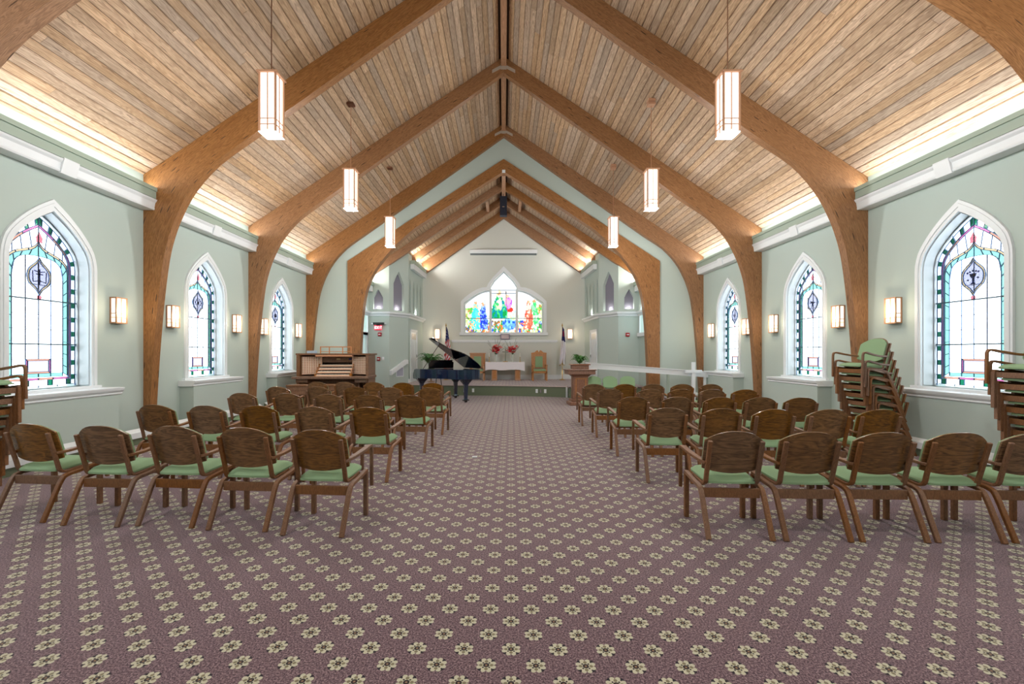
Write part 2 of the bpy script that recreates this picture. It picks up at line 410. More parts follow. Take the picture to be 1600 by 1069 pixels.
# chancel side walls: short return with door or window, exit face, angled face, side face
P1, P2, P3, P4, P5 = (4.74, YG+0.1), (4.74, 15.6), (4.02, 15.6), (3.53, 16.45), (3.42, YE+0.1)
def niche(c, h, zb, zs, za): return outline(h, zb, zs, za, shape=[(1, 0), (0.5, 0.55), (0, 1)], c=c, ns=1)
LEDGE_Z = 2.83
def seg_frame(s, A, B):
    a = Vector((s*A[0], A[1], 0)); b = Vector((s*B[0], B[1], 0)); d = (b-a); L = d.length; d.normalize()
    n = Vector((-d.y, d.x, 0)); c = Vector((0, 14.8, 0))
    if n.dot(c-(a+b)/2) < 0: n = -n
    return frame(a, d, n), L
def roofz(x): return CZ-CS*abs(x)
door_frames = {}
for s, nm in ((-1, 'left'), (1, 'right')):
    root = structure('wall_chancel_'+nm, 'stepped pale wall on the %s side of the chancel with pointed niches' % nm)
    mb = MB(); panels = MB(); mbs = MB()
    fr, L = seg_frame(s, P1, P2)
    ops = [outline(0.5, 0.0, 2.55, 3.25, c=0.72, ns=1)] if s < 0 else [outline(0.5, 2.17, 2.6, 3.35, c=0.72, ns=1)]
    opening_strips(mb, fr, 0, L, 4.5, ops, 0.25); door_frames[s] = fr
    fr2, L2 = seg_frame(s, P2, P3)
    opening_strips(mb, fr2, 0, L2, lambda q: roofz(P2[0]+(P3[0]-P2[0])*q/L2)+0.05, [niche(L2*0.47, 0.17, 3.02, 3.42, 3.72)], 0.12)
    fr3, L3 = seg_frame(s, P3, P4)
    opening_strips(mb, fr3, 0, L3, lambda q: roofz(P3[0]+(P4[0]-P3[0])*q/L3)+0.05, [niche(L3*0.5, 0.27, 3.0, 3.95, 4.42)], 0.12)
    fr4, L4 = seg_frame(s, P4, P5)
    ops = [niche(0.28+0.56*k, 0.11, 3.0, 3.95, 4.30) for k in range(4)]
    opening_strips(mb, fr4, 0, L4, lambda q: roofz(P4[0]+(P5[0]-P4[0])*q/L4)+0.05, ops, 0.12)
    wl = mb.build('wall_panel', M['wall'], root, fix=False)
    for f_, c, h, z1, z2 in ((fr2, L2*0.47, 0.18, 3.0, 3.74), (fr3, L3*0.5, 0.28, 2.98, 4.44)):
        p = MB(); fbox(p, f_, c-h, c+h, z1, z2, -0.13, -0.11); p.build('niche_panel', M['niche'], root)['label'] = 'dark grey cloth panel in a pointed niche'
    for f_, c in ((fr2, L2*0.47), (fr3, L3*0.5), (fr4, 1.12)):
        q_ = f_(c, 3.06, -0.03 if f_ is not fr4 else 0.06); point('niche_light', q_, 1.6, (1, 0.95, 0.88), 0.02)
    p = MB(); fbox(p, fr4, 0.1, 2.15, 2.98, 4.35, -0.14, -0.12); p.build('niche_back', M['wall'], root)
    # white crown ledge running round the faces
    prof = [(0, -0.06), (0.03, -0.06), (0.06, 0.0), (0.12, 0.03), (0.13, 0.09), (0, 0.09)]
    lm = MB()
    path = [P1, P2, P3, P4, P5]; rows = []
    for i, p in enumerate(path):
        ds = []
        for a, b in ((i-1, i), (i, i+1)):
            if 0 <= a and b < len(path):
                f_, _ = seg_frame(s, path[a], path[b]); ds.append(f_(0, 0, 1)-f_(0, 0, 0))
        nn = ds[0] if len(ds) == 1 else (ds[0]+ds[1])/(1+ds[0].dot(ds[1]))
        base = Vector((s*p[0], p[1], 0)); rows.append([base+nn*a+Vector((0, 0, LEDGE_Z+b)) for a, b in prof])
    k = len(prof)
    for r0, r1 in zip(rows[:-1], rows[1:]):
        lm.add(r0+r1, [(j, (j+1) % k, k+(j+1) % k, k+j) for j in range(k)])
    lm.build('crown_ledge', M['white'], root)
    bs = MB()
    for f_, LL, zb in ((fr2, L2, 0), (fr3, L3, 0), (fr4, L4, 0.35)): fbox(bs, f_, 0, LL, zb, zb+0.16, 0, 0.02)
    bs.build('baseboard', M['white'], root)
    # cove cornices up at the eaves
    c = MB()
    for f_, LL, z in ((fr, L, 3.62), (fr4, L4, 4.62)):
        fbox(c, f_, 0.0 if f_ is fr else 0.25, LL-0.02, z, z+0.20, 0.02, 0.16)
    c.build('cove_cornice', M['white'], root)
    c = MB()
    for f_, LL, z in ((fr, L, 3.82), (fr4, L4, 4.82)):
        fbox(c, f_, 0.0 if f_ is fr else 0.25, LL-0.02, z, z+0.14, 0.02, 0.20)
    c.build('cove_fascia', M['fascia'], root)

# end wall with the large three-light window
frE = frame((0, YE, 0), (1, 0, 0), (0, -1, 0))
def big_outline(e=0.0):
    """outer outline of the whole window, grown by e"""
    L = [(-1.68-e, 2.33-e*0.5), (-1.68-e, 3.60+e*0.4)]
    for k in range(1, 7):
        t = k/6; L.append((-(1.68+e)+(1.68-0.60)*t, 3.60+e*0.6+(4.13-3.60+e*0.4)*math.sin(t*PI/2)))
    L.append((-0.58-e, 4.15+e))
    L += [(-0.54-e*0.9, 4.33+e*0.6), (-0.40-e*0.55, 4.55+e*0.8), (0, 4.93+e*1.6)]
    return L+[(-a, b) for a, b in L[:-1]][::-1]
ew = structure('wall_front', 'pale grey-green end wall behind the altar')
mb = MB()
opening_strips(mb, frE, -3.6, 3.6, lambda q: roofz(q)+0.05, [big_outline(0)], 0.28)
mb.build('wall_panel', M['end_wall'], ew, fix=False)
d = MB(); fbox(d, frE, -2.15, 2.22, 0.375, 1.95, 0, 0.10); d.build('dado_panel', M['end_wall'], ew)
d = MB(); fbox(d, frE, -2.19, 2.26, 1.95, 2.03, 0, 0.14); fbox(d, frE, -2.17, 2.24, 1.92, 1.95, 0, 0.12); d.build('dado_cap', M['white'], ew)
d = MB(); fbox(d, frE, -3.45, -2.15, 0.375, 0.56, 0, 0.02); fbox(d, frE, 2.22, 3.45, 0.375, 0.56, 0, 0.02); fbox(d, frE, -2.17, 2.24, 0.375, 0.56, 0.10, 0.12); d.build('baseboard', M['white'], ew)

# window in the end wall
w0 = structure('window_0', 'three-light stained glass window with robed figures above the altar')
fm = MB(); ring(fm, big_outline(0.13), big_outline(0.0), frE, -0.02, 0.05); fbox(fm, frE, -1.86, 1.86, 2.22, 2.35, 0, 0.10)
fm.build('window_frame', M['white'], w0)
fm = MB()
for c in (-0.56, 0.56): fbox(fm, frE, c-0.055, c+0.055, 2.33, 4.2, -0.22, -0.10)
ring(fm, big_outline(0.0), [(a*0.965, b-0.05 if b > 3 else b+0.04) for a, b in big_outline(0.0)], frE, -0.22, -0.12)
fm.build('mullion', M['white'], w0)
SEEDS = [(rnd.uniform(-1.7, 1.7), rnd.uniform(2.3, 5.0), rnd.random()) for _ in range(1500)]
def picture(s, z):
    """colour of the stained glass picture at (s,z)"""
    sd = min(SEEDS, key=lambda q: ((q[0]-s)*1.5)**2+(q[1]-z)**2); r = sd[2]
    def ell(cx, cz, a, b): return ((s-cx)/a)**2+((z-cz)/b)**2 < 1
    pick = lambda *c: c[int(r*997) % len(c)]
    W = (0.95, 0.97, 1.0)
    # figures (centre, half widths, robe colours)
    if ell(-0.19, 4.00, 0.07, 0.09): return pick((0.8, 0.5, 0.3), (0.5, 0.32, 0.2))
    if ell(-0.19, 4.0, 0.13, 0.14): return pick((0.9, 0.8, 0.4), W)
    if ell(-0.19, 3.55, 0.12, 0.28): return pick((0.9, 0.6, 0.45), (0.95, 0.85, 0.7), (0.1, 0.5, 0.2))
    if (2.95 < z < 3.92 and abs(s+0.19) < 0.10+0.24*min(1, (3.92-z)/0.6)): return pick((0.03, 0.35, 0.10), (0.1, 0.55, 0.2), (0.02, 0.3, 0.35), (0.3, 0.7, 0.35))
    if ell(0.16, 3.90, 0.065, 0.08): return (0.8, 0.5, 0.35)
    if ell(0.20, 3.62, 0.16, 0.26): return pick((0.45, 0.15, 0.6), (0.65, 0.3, 0.7), (0.8, 0.4, 0.5))
    if ell(0.24, 3.33, 0.16, 0.12): return (0.8, 0.08, 0.05)
    if ell(0.40, 3.1, 0.15, 0.22): return pick((0.5, 0.8, 0.95), W, (0.6, 0.8, 0.4))
    if abs(s-0.10) < 0.02 and 3.3 < z < 4.1: return (0.25, 0.15, 0.08)
    if ell(0.24, 2.72, 0.30, 0.26): return pick((0.05, 0.15, 0.7), (0.2, 0.4, 0.85), (0.3, 0.55, 0.95))
    for cx, top, cols in ((-1.20, 3.62, ((0.2, 0.7, 0.7), (0.9, 0.5, 0.3), (0.1, 0.6, 0.55))), (-0.88, 3.55, ((0.05, 0.1, 0.75), (0.2, 0.3, 0.9), (0.35, 0.5, 0.95))),
                          (1.06, 3.66, ((0.85, 0.25, 0.15), (0.95, 0.6, 0.5), (0.8, 0.15, 0.1))), (1.30, 3.70, ((0.1, 0.6, 0.2), (0.35, 0.8, 0.4), (0.9, 0.8, 0.6)))):
        if ell(cx, top, 0.065, 0.08): return pick((0.8, 0.5, 0.35), (0.6, 0.35, 0.2))
        if z > 2.5 and z < top-0.04 and abs(s-cx) < 0.07+0.13*min(1, (top-z)/0.7): return pick(*cols)
    hgt = 2.75+0.10*math.sin(s*5)+0.62*min(1, max(0, (abs(s)-0.75)/0.6))
    if z < 2.85:
        return pick((0.75, 0.25, 0.08), (0.05, 0.12, 0.6), (0.1, 0.35, 0.12), (0.75, 0.8, 0.6), (0.6, 0.75, 0.35), (0.3, 0.2, 0.1), (0.45, 0.6, 0.85), (0.9, 0.8, 0.6))
    if z < hgt+0.1: return pick((0.15, 0.5, 0.12), (0.45, 0.75, 0.2), (0.7, 0.85, 0.4), (0.5, 0.3, 0.12), (0.85, 0.75, 0.5))
    if z < hgt+0.35 and r < 0.5: return pick((0.7, 0.85, 0.5), (0.95, 0.9, 0.8), (0.9, 0.75, 0.55))
    return W if r < 0.85 else (0.9, 0.9, 0.97)
gm, nt, b_ = newmat('mosaic_glass'); nt.nodes.remove(b_)
at = nt.nodes.new('ShaderNodeAttribute'); at.attribute_name = 'Col'
tb = nt.nodes.new('ShaderNodeBsdfTransparent'); nt.links.new(at.outputs['Color'], tb.inputs[0])
nt.links.new(tb.outputs[0], [n for n in nt.nodes if n.type == 'OUTPUT_MATERIAL'][0].inputs[0])
def top_at(s):
    o = big_outline(0)
    for p, q in zip(o[:-1], o[1:]):
        if p[0] <= s <= q[0] and q[0] > p[0]: return p[1]+(q[1]-p[1])*(s-p[0])/(q[0]-p[0])
    return 2.4
for a, b in ((-1.66, -0.60), (-0.52, 0.52), (0.60, 1.66)):
    vs, fs, cols = [], [], []; nx = 26; nz = 62
    jit = {}
    for i in range(nx+1):
        for j in range(nz+1):
            ds = 0 if i in (0, nx) else rnd.uniform(-0.012, 0.012)
            s_ = a+(b-a)*i/nx+ds; top = top_at(a+(b-a)*i/nx)-0.02
            z_ = 2.36+(5.0-2.36)*j/nz + (0 if j == 0 else rnd.uniform(-0.012, 0.012))
            vs.append(frE(s_, min(z_, top), -0.17))
    for i in range(nx):
        for j in range(nz):
            q = [i*(nz+1)+j, (i+1)*(nz+1)+j, (i+1)*(nz+1)+j+1, i*(nz+1)+j+1]
            z = (vs[q[0]].z+vs[q[2]].z)/2; s_ = (vs[q[0]].x+vs[q[1]].x)/2
            if vs[q[2]].z-vs[q[1]].z < 1e-4 and vs[q[3]].z-vs[q[0]].z < 1e-4: continue
            fs.append(q); cols.append(picture(s_, z))
    me = bpy.data.meshes.new('picture_glass'); me.from_pydata(vs, [], fs); ca = me.color_attributes.new('Col', 'FLOAT_COLOR', 'CORNER')
    for p, c in zip(me.polygons, cols):
        for li in p.loop_indices: ca.data[li].color = tuple(x**1.3*GK*1.6 for x in c)+(1,)
    me.materials.append(gm); o = obj('picture_glass', me, w0); o['kind'] = 'stuff'; o['label'] = 'stained glass light with robed figures in a landscape'
    bars = MB()
    for zz in (2.95, 4.02 if a < 0 < b else 9, 4.16 if a < 0 < b else 9):
        if zz < 5: fbox(bars, frE, a, b, zz-0.012, zz+0.012, -0.16, -0.14)
    # lead lines around the figures
    if a < -1: stf = [[(-0.80, 2.7), (-0.80, 3.75)]]
    elif a < 0: stf = [[(0.12, 3.3), (0.10, 4.1), (0.07, 4.14)]]
    else: stf = [[(1.2, 2.6), (1.19, 3.6)]]
    for ln in stf:
        for p, q in zip(ln[:-1], ln[1:]): bars.tube([frE(*p, -0.155), frE(*q, -0.155)], 0.010, 4)
    bars.build('glazing_bar', M['bar'], w0)

# ---------------------------------------------------------------- nave side windows
def pieces(A, B, period, lo=None, hi=None, phase=0):
    n = len(A); mid = n//2; out = []
    cuts = sorted(set([0, n-1]+[i for i in range(n) if (i-mid+phase) % period == 0]))
    for i, j in zip(cuts[:-1], cuts[1:]): out.append((i, j, A[i:j+1]+B[i:j+1][::-1]))
    return out
def area2(p): return abs(sum(p[i][0]*p[(i+1) % len(p)][1]-p[(i+1) % len(p)][0]*p[i][1] for i in range(len(p))))/2
O0 = outline(0.540, 1.00, 2.69, 3.385); O1 = outline(0.517, 1.02, 2.69, 3.345); O2 = outline(0.450, 1.10, 2.68, 3.235)
O2S = outline(0.450, 1.02, 2.69, 3.235)
O3 = outline(0.424, 1.127, 2.67, 3.20); O4 = outline(0.423, 1.128, 2.62, 3.00, OGEE); O5 = outline(0.408, 1.14, 2.60, 2.965, OGEE)
O6 = outline(0.335, 1.19, 2.52, 2.80, ROUND)
def build_panes():
    P = []       # (polygon, colour)
    n = len(O0); mid = n//2
    for i, j, p in pieces(O0, O1, 6): P.append((p, 'clear'))
    cuts = [0]; k = 0
    for i in range(n-1):          # squares band: 1 green, 2 clear, mirrored about the apex
        a = abs(i+0.5-mid); g_ = int(a+0.01) % 3 == 0
        P.append((O1[i:i+2]+O2S[i:i+2][::-1], 'green' if g_ else 'clear'))
    merged = []
    for p, c in P:
        if merged and c == 'clear' and merged[-1][1] == 'clear' and merged[-1][2] == 1 and abs(merged[-1][0][1][0]-p[0][0]) < 1e-6 and abs(merged[-1][0][1][1]-p[0][1]) < 1e-6 and len(p) == 4 and len(merged[-1][0]) == 4:
            q = merged[-1][0]; merged[-1] = ([q[0], q[1], p[1], p[2], q[2], q[3]], 'clear', 2)
        else: merged.append((p, c, 1))
    P = [(p, c) for p, c, _ in merged]
    for t, (i, j, p) in enumerate(pieces(O2, O3, 5)): P.append((p, 'pink' if t % 3 else 'orange'))
    for i, j, p in pieces(O3, O4, 3):
        if area2(p) > 0.0012 and i >= 22 and j <= n-23: P.append((p, 'clear'))
    for t, (i, j, p) in enumerate(pieces(O4, O5, 4)): P.append((p, 'cream' if 20 < i < n-20 else 'orange'))
    for i, j, p in pieces(O5, O6, 3): P.append((p, 'aqua'))
    # bottoms of the bands
    def bot(za, zb_, ss, cols):
        for (a, b), c in zip(zip(ss[:-1], ss[1:]), cols): P.append(([(a, za), (b, za), (b, zb_), (a, zb_)], c))
    bot(1.00, 1.02, [-0.52, -0.26, 0, 0.26, 0.52], ['clear']*4)
    bot(1.02, 1.10, [-0.45, -0.385, -0.19, -0.125, 0.125, 0.19, 0.385, 0.45], ['green', 'clear', 'green', 'clear', 'green', 'clear', 'green'])
    bot(1.10, 1.127, [-0.424, -0.2, 0, 0.2, 0.424], ['pink', 'orange', 'pink', 'orange'])
    bot(1.14, 1.19, [-0.335, -0.165, 0, 0.165, 0.335], ['aqua']*4)
    # clear field
    ss = [-0.335, -0.167, 0, 0.167, 0.335]; zz = [1.19, 1.39, 1.594, 1.80, 2.00, 2.206, 2.41, 2.80]
    rt = [(s, z) for s, z in O6 if z > 2.5]
    def topz(s):
        for p, q in zip(rt[:-1], rt[1:]):
            if p[0] <= s <= q[0] and q[0] > p[0]: return p[1]+(q[1]-p[1])*(s-p[0])/(q[0]-p[0])
        return 2.52
    for a, b in zip(ss[:-1], ss[1:]):
        for c, d_ in zip(zz[:-1], zz[1:]):
            if c == 1.19 and a >= -0.17 and b <= 0.17: continue
            if c < 2.41: P.append(([(a, c), (b, c), (b, d_), (a, d_)], 'clear'))
            else:
                P.append(([(a, c), (b, c), (b, 2.55), (a, 2.55)], 'clear')) if False else None
                q = [a+(b-a)*t/6 for t in range(7)]
                P.append(([(a, c), (b, c)]+[(x, topz(x)) for x in q[::-1]], 'clear'))
    # lavender name pane with pink border
    bx = [(-0.165, 1.19), (0.165, 1.19), (0.165, 1.39), (-0.165, 1.39)]; bi = [(-0.139, 1.214), (0.139, 1.214), (0.139, 1.366), (-0.139, 1.366)]
    P.append((bi, 'white'))
    for i in range(4): P.append(([bx[i], bx[(i+1) % 4], bi[(i+1) % 4], bi[i]], 'pink' if i % 2 else 'orange'))
    return P
PAN = build_panes()
WX = lambda s, z, d=0: Vector((d, s, z))
pane_meshes = []
for p, c in PAN:
    mb = MB(); mb.prism(p, WX, -0.003, 0.003); me = mb.mesh('pane', G[c]); pane_meshes.append(me)
lead = MB()
for p, c in PAN:
    n = len(p)
    for i in range(n):
        a, b = Vector(p[i]), Vector(p[(i+1) % n])
        if (b-a).length < 0.004: continue
        t = (b-a).normalized(); w = Vector((-t.y, t.x))*0.0032
        lead.add([WX(*(a+w), -0.006), WX(*(b+w), -0.006), WX(*(b-w), -0.006), WX(*(a-w), -0.006), WX(*(a+w), 0.006), WX(*(b+w), 0.006), WX(*(b-w), 0.006), WX(*(a-w), 0.006)],
                 [(0, 1, 2, 3), (4, 5, 6, 7), (0, 1, 5, 4), (2, 3, 7, 6)])
lead_me = lead.mesh('leading', M['lead'], fix=False)
bar = MB()
for z in (1.594, 2.206): bar.prism([(-0.54, z-0.009), (0.54, z-0.009), (0.54, z+0.009), (-0.54, z+0.009)], WX, -0.012, 0.012)
bar_me = bar.mesh('glazing_bar', M['bar'])
# medallion
def oval(sx, sz, n=24, cz=2.52):
    half = smooth_curve([(0, -1), (-0.28, -0.72), (-0.85, -0.38), (-1, 0), (-0.85, 0.38), (-0.28, 0.74), (0, 1)], 4)
    return [(a*sx, cz+b*sz) for a, b in half]+[(-a*sx, cz+b*sz) for a, b in half[1:-1]][::-1]
md_o, md_i = oval(0.158, 0.262), oval(0.132, 0.222)
mm = MB(); mm.prism(md_i, WX, 0.008, 0.013); med_me = mm.mesh('medallion', G['lav'])
mm = MB(); n_ = len(md_o)
for i in range(n_): mm.prism([md_o[i], md_o[(i+1) % n_], md_i[(i+1) % n_], md_i[i]], WX, 0.008, 0.013)
medr_me = mm.mesh('medallion_border', G['cream'])
mm = MB()
for Q in (md_o, md_i):
    for i in range(n_):
        a, b = Vector(Q[i]), Vector(Q[(i+1) % n_]); t = (b-a).normalized(); w = Vector((-t.y, t.x))*0.004
        mm.prism([tuple(a+w), tuple(b+w), tuple(b-w), tuple(a-w)], WX, 0.005, 0.017)
medl_me = mm.mesh('medallion_lead', M['lead'])
mm = MB(); mm.prism([(-0.02, 2.26), (-0.03, 2.235), (-0.022, 2.212), (0, 2.205), (0.022, 2.212), (0.03, 2.235), (0.02, 2.26)], WX, 0.006, 0.016)
mm.prism([(-0.04, 2.985), (0.04, 2.985), (0.035, 3.02), (0.045, 3.05), (0.02, 3.09), (0, 3.13), (-0.02, 3.09), (-0.045, 3.05), (-0.035, 3.02)], WX, 0.006, 0.016)
fin_me = mm.mesh('finial', G['rose'])
def symbol(kind):
    m = MB(); c = 2.52
    def poly(*pts): m.prism([(a*0.13, c+b*0.2) for a, b in pts], WX, 0.014, 0.018)
    def stroke(pts, w=0.006):
        for p, q in zip(pts[:-1], pts[1:]):
            a = Vector((p[0]*0.13, c+p[1]*0.2)); b = Vector((q[0]*0.13, c+q[1]*0.2)); t = (b-a).normalized(); ww = Vector((-t.y, t.x))*w
            m.prism([tuple(a+ww), tuple(b+ww), tuple(b-ww), tuple(a-ww)], WX, 0.014, 0.018)
    if kind == 'book':
        stroke([(-0.7, 0.35), (-0.65, -0.4), (-0.1, -0.3), (0, -0.36), (0.1, -0.3), (0.65, -0.4), (0.7, 0.35)], 0.005); stroke([(0, 0.5), (0, -0.6)], 0.008); stroke([(-0.35, 0.15), (0.35, 0.15)], 0.007)
        stroke([(-0.55, 0.38), (-0.1, 0.3)]); stroke([(0.55, 0.38), (0.1, 0.3)])
    elif kind == 'chalice':
        poly((-0.35, 0.22), (0.35, 0.22), (0.25, 0.0), (0.07, -0.12), (0.07, -0.38), (0.32, -0.52), (-0.32, -0.52), (-0.07, -0.38), (-0.07, -0.12), (-0.25, 0.0))
        for a, b in ((-0.55, 0.28), (0.55, 0.3), (-0.5, -0.2), (0.5, -0.1), (-0.3, 0.34), (0.3, 0.36), (0, 0.4)): poly((a-0.13, b), (a, b-0.07), (a+0.13, b), (a, b+0.07))
    elif kind == 'eye':
        ring_ = [(0.75*math.cos(t), 0.22*math.sin(t)) for t in [k*PI/8 for k in range(17)]]; stroke(ring_, 0.005); poly(*[(0.22*math.cos(k*PI/4), 0.16*math.sin(k*PI/4)) for k in range(8)])
        stroke([(0.62*math.cos(k*PI/8), 0.42*math.sin(k*PI/8)) for k in range(17)], 0.004)
    elif kind == 'dove':
        poly((-0.6, 0.2), (0.1, 0.12), (0.75, 0.0), (0.3, -0.05), (0.05, -0.3), (-0.2, -0.55), (-0.1, -0.1)); poly((-0.6, 0.05), (-0.2, 0.02), (-0.5, -0.1))
    elif kind == 'lamb':
        poly((-0.5, 0.1), (0.0, 0.3), (0.5, 0.15), (0.55, -0.2), (0.0, -0.3), (-0.45, -0.2)); stroke([(-0.4, -0.2), (-0.1, -0.5), (0.4, -0.4)])
    else:
        stroke([(-0.45, 0.15), (-0.15, -0.2), (0.1, 0.1), (0.4, -0.15)]); stroke([(0.4*math.cos(k*PI/4), 0.2*math.sin(k*PI/4)) for k in range(9)], 0.004)
    return m.mesh('medallion_emblem', G['blue'] if kind != 'lamb' else G['grey'])
cas = MB(); ring(cas, outline(*CASE, ns=1), outline(*OPEN, ns=1), lambda s, z, d=0: Vector((-d, s, z)), -0.01, 0.035)
ring(cas, outline(0.62, 0.97, 2.70, 3.53, ns=1), outline(0.59, 0.985, 2.69, 3.48, ns=1), lambda s, z, d=0: Vector((-d, s, z)), 0.03, 0.045)
case_me = cas.mesh('window_frame', M['white'])
inn = MB(); ring(inn, outline(0.553, 0.985, 2.69, 3.415, ns=1), outline(0.530, 1.0, 2.69, 3.37, ns=1), WX, 0.15, 0.22)
ring(inn, outline(0.553, 0.985, 2.69, 3.415, ns=1), outline(0.545, 1.0, 2.69, 3.395, ns=1), WX, 0.0, 0.15)
inner_me = inn.mesh('window_sash', M['white'])
sil = MB()
sil.box(-0.27, 0.19, -0.76, 0.76, 0, 0.84)
apron_me = sil.mesh('window_bench', M['wall'], bev=0.004)
sil = MB(); sx = [(-0.275, 0.835), (-0.29, 0.85), (-0.285, 0.87), (-0.315, 0.90), (-0.325, 0.93), (-0.325, 0.945), (0.19, 0.945), (0.19, 0.835)]
sil.prism(sx, lambda u, v, d: Vector((u, d, v)), -0.80, 0.80); sil.box(-0.06, 0.19, -0.70, 0.70, 0.945, 0.985)
sill_me = sil.mesh('window_sill', M['white'])
EMB = {(-1, 1): 'book', (-1, 2): 'eye', (-1, 3): 'lamb', (1, 1): 'chalice', (1, 2): 'dove', (1, 3): 'crown'}
wn = 0
for side in (-1, 1):
    for i, m in enumerate(win_mid):
        X = -WL if side < 0 else WR; wn += 1
        o = empty('window_%d' % wn, (X, m, 0), 0 if side > 0 else PI)
        o['kind'] = 'structure'; o['label'] = ('pointed stained glass window, %s from the camera on the %s wall' % (ORD[max(0, i-1)], 'left' if side < 0 else 'right')) if i else 'stained glass window beside the camera, out of view, %s wall' % ('left' if side < 0 else 'right')
        # local +x points outward
        obj('window_frame', case_me, o); obj('window_sash', inner_me, o); obj('window_sill', sill_me, o); obj('window_bench', apron_me, o)
        sub = [obj('leading', lead_me, o), obj('glazing_bar', bar_me, o)]
        for c_ in sub: c_.location = (0.18, 0, 0)
        if i == 0:
            mb = MB(); mb.prism(O0, WX, -0.003, 0.003); p = mb.build('pane', G['clear'], o); p.location = (0.18, 0, 0); continue
        for me in pane_meshes:
            p = obj('pane', me, o); p.location = (0.18, 0, 0)
        dd = -0.03
        def flipped(me):
            p = obj(me.name.split('.')[0], me, o); p.location = (0.18, 0, 0); p.rotation_euler = (0, 0, PI); return p
        for me in (med_me, medr_me, medl_me, fin_me, symbol(EMB[(side, i)])): flipped(me)
    for m in win_mid:
        X = (-WL-0.3) if side < 0 else WR+0.3
        area('portal', (X, m, 2.1), (0, (PI/2 if side > 0 else -PI/2), 0), 2.6, 1.1, 1, portal=True)
area('portal', (0, YE+0.25, 3.5), (-PI/2, 0, 0), 3.4, 2.9, 1, portal=True)

# ---------------------------------------------------------------- timber arches
INN = [(6.10, 0), (6.075, 0.6), (6.04, 1.2), (5.99, 1.85), (5.93, 2.5), (5.85, 3.1), (5.76, 3.48), (5.61, 3.88), (5.36, 4.32), (4.96, 4.76), (4.40, 5.17), (3.83, 5.57), (2.63, 6.42), (1.3, 7.36), (0, 8.29)]
def roofn(x): return RZ-RS*abs(x)
def out_pts(W):
    return [(W, 0), (W, 0.6), (W, 1.2), (W, 1.85), (W, 2.5), (W, 3.1), (W, 3.55), (W, 4.05), (W, roofn(W)-0.005)]+[(x, roofn(x)-0.005) for x in (5.75, 5.05, 4.3, 2.95, 1.45, 0)]
def refine(I, O):
    si = smooth_curve(I, 3); so = []
    for k in range(len(si)):
        i = min(k//3, len(O)-2); f = k/3-i; so.append((O[i][0]+(O[i+1][0]-O[i][0])*f, O[i][1]+(O[i+1][1]-O[i][1])*f))
    return si, so
def arch_half(I, O, side, y0, y1, name, root, dW=0.0):
    I, O = refine(I, O)
    mb = MB(); acc = 0; prev = None
    for (a, b) in zip(I, O):
        mid = ((a[0]+b[0])/2, (a[1]+b[1])/2)
        if prev: acc += math.dist(prev, mid)
        prev = mid; wdt = math.dist(a, b)
        vs = [(side*a[0], y0, a[1]), (side*b[0], y0, b[1]), (side*b[0], y1, b[1]), (side*a[0], y1, a[1])]
        n = len(mb.v); mb.v += vs
        for k, uv in enumerate(((acc, 0), (acc, wdt), (acc, wdt+0.15), (acc, -0.15))): mb.uv[n+k] = (uv[0]+side*3+y0, uv[1])
        if n:
            p = n-4
            for k in range(4): mb.f.append([p+k, p+(k+1) % 4, n+(k+1) % 4, n+k]); mb.m.append(0)
    mb.f.append([0, 1, 2, 3]); mb.m.append(0); n = len(mb.v)-4; mb.f.append([n, n+1, n+2, n+3]); mb.m.append(0)
    return mb.build(name, M['beam'], root, smooth=False)
labs = ['timber arch behind the camera', 'timber arch just behind the camera', 'timber arch cut by the top corners of the picture', 'first whole curved timber arch from the camera',
        'second whole curved timber arch, between the nearer and farther nave windows', 'third curved timber arch standing against the pale gable wall']
for y, lb in zip(ARCH_Y, labs):
    t = thing('timber_arch', lb, 'arch', (0, y, 0), 0, 'curved timber arches of the nave')
    for side in (-1, 1):
        W = (WL if side < 0 else WR)-0.002
        I = [(x*(W/6.198) if z < 5 else x, z) for x, z in INN]
        arch_half(I, out_pts(W), side, 0, AT, 'arch_rib', t)
    mb = MB(); mb.box(-0.07, 0.07, -0.012, 0, 8.36, 8.50); mb.box(-0.02, 0.02, -0.02, -0.012, 8.38, 8.48)
    for s in (-1, 1): mb.prism([(s*0.07, 8.38), (s*0.28, 8.27), (s*0.28, 8.35), (s*0.07, 8.46)], lambda u, v, d: Vector((u, d, v)), -0.008, 0)
    mb.build('ridge_bracket', M['steel_plate'], t)
# chancel arch
I4 = [(4.58, 0), (4.55, 1.2), (4.50, 2.2), (4.42, 3.03), (4.30, 3.57), (4.04, 4.12), (3.54, 4.75), (2.91, 5.33), (2.46, 5.64), (1.84, 6.05), (0, 7.21)]
O4_ = [(4.93, 0), (4.93, 1.2), (4.93, 2.2), (4.93, 3.05), (4.93, 3.75), (4.93, 4.38)]+[(x, 7.6-0.653*x) for x in (4.1, 3.2, 2.7, 2.0, 0)]
t = thing('chancel_arch', 'lower timber arch with square shoulders framing the chancel opening', 'arch', (0, 14.03, 0))
for side in (-1, 1): arch_half(I4, O4_, side, 0, 0.24, 'arch_rib', t)
mb = MB().box(-0.05, 0.05, -0.02, 0.0, 7.16, 7.25); mb.build('ridge_bracket', M['white'], t)
def rafter(label, y, xe, top, tops, bot, bots, depth=0.15):
    t = thing('roof_beam', label, 'beam', (0, y, 0), 0, 'straight roof beams of the chancel')
    for s in (-1, 1):
        I = [(xe, bot-bots*xe), (xe*0.66, bot-bots*xe*0.66), (xe*0.33, bot-bots*xe*0.33), (0, bot)]; O = [(xe, top-tops*xe), (xe*0.66, top-tops*xe*0.66), (xe*0.33, top-tops*xe*0.33), (0, top)]
        arch_half(I, O, s, 0, depth, 'rafter', t)
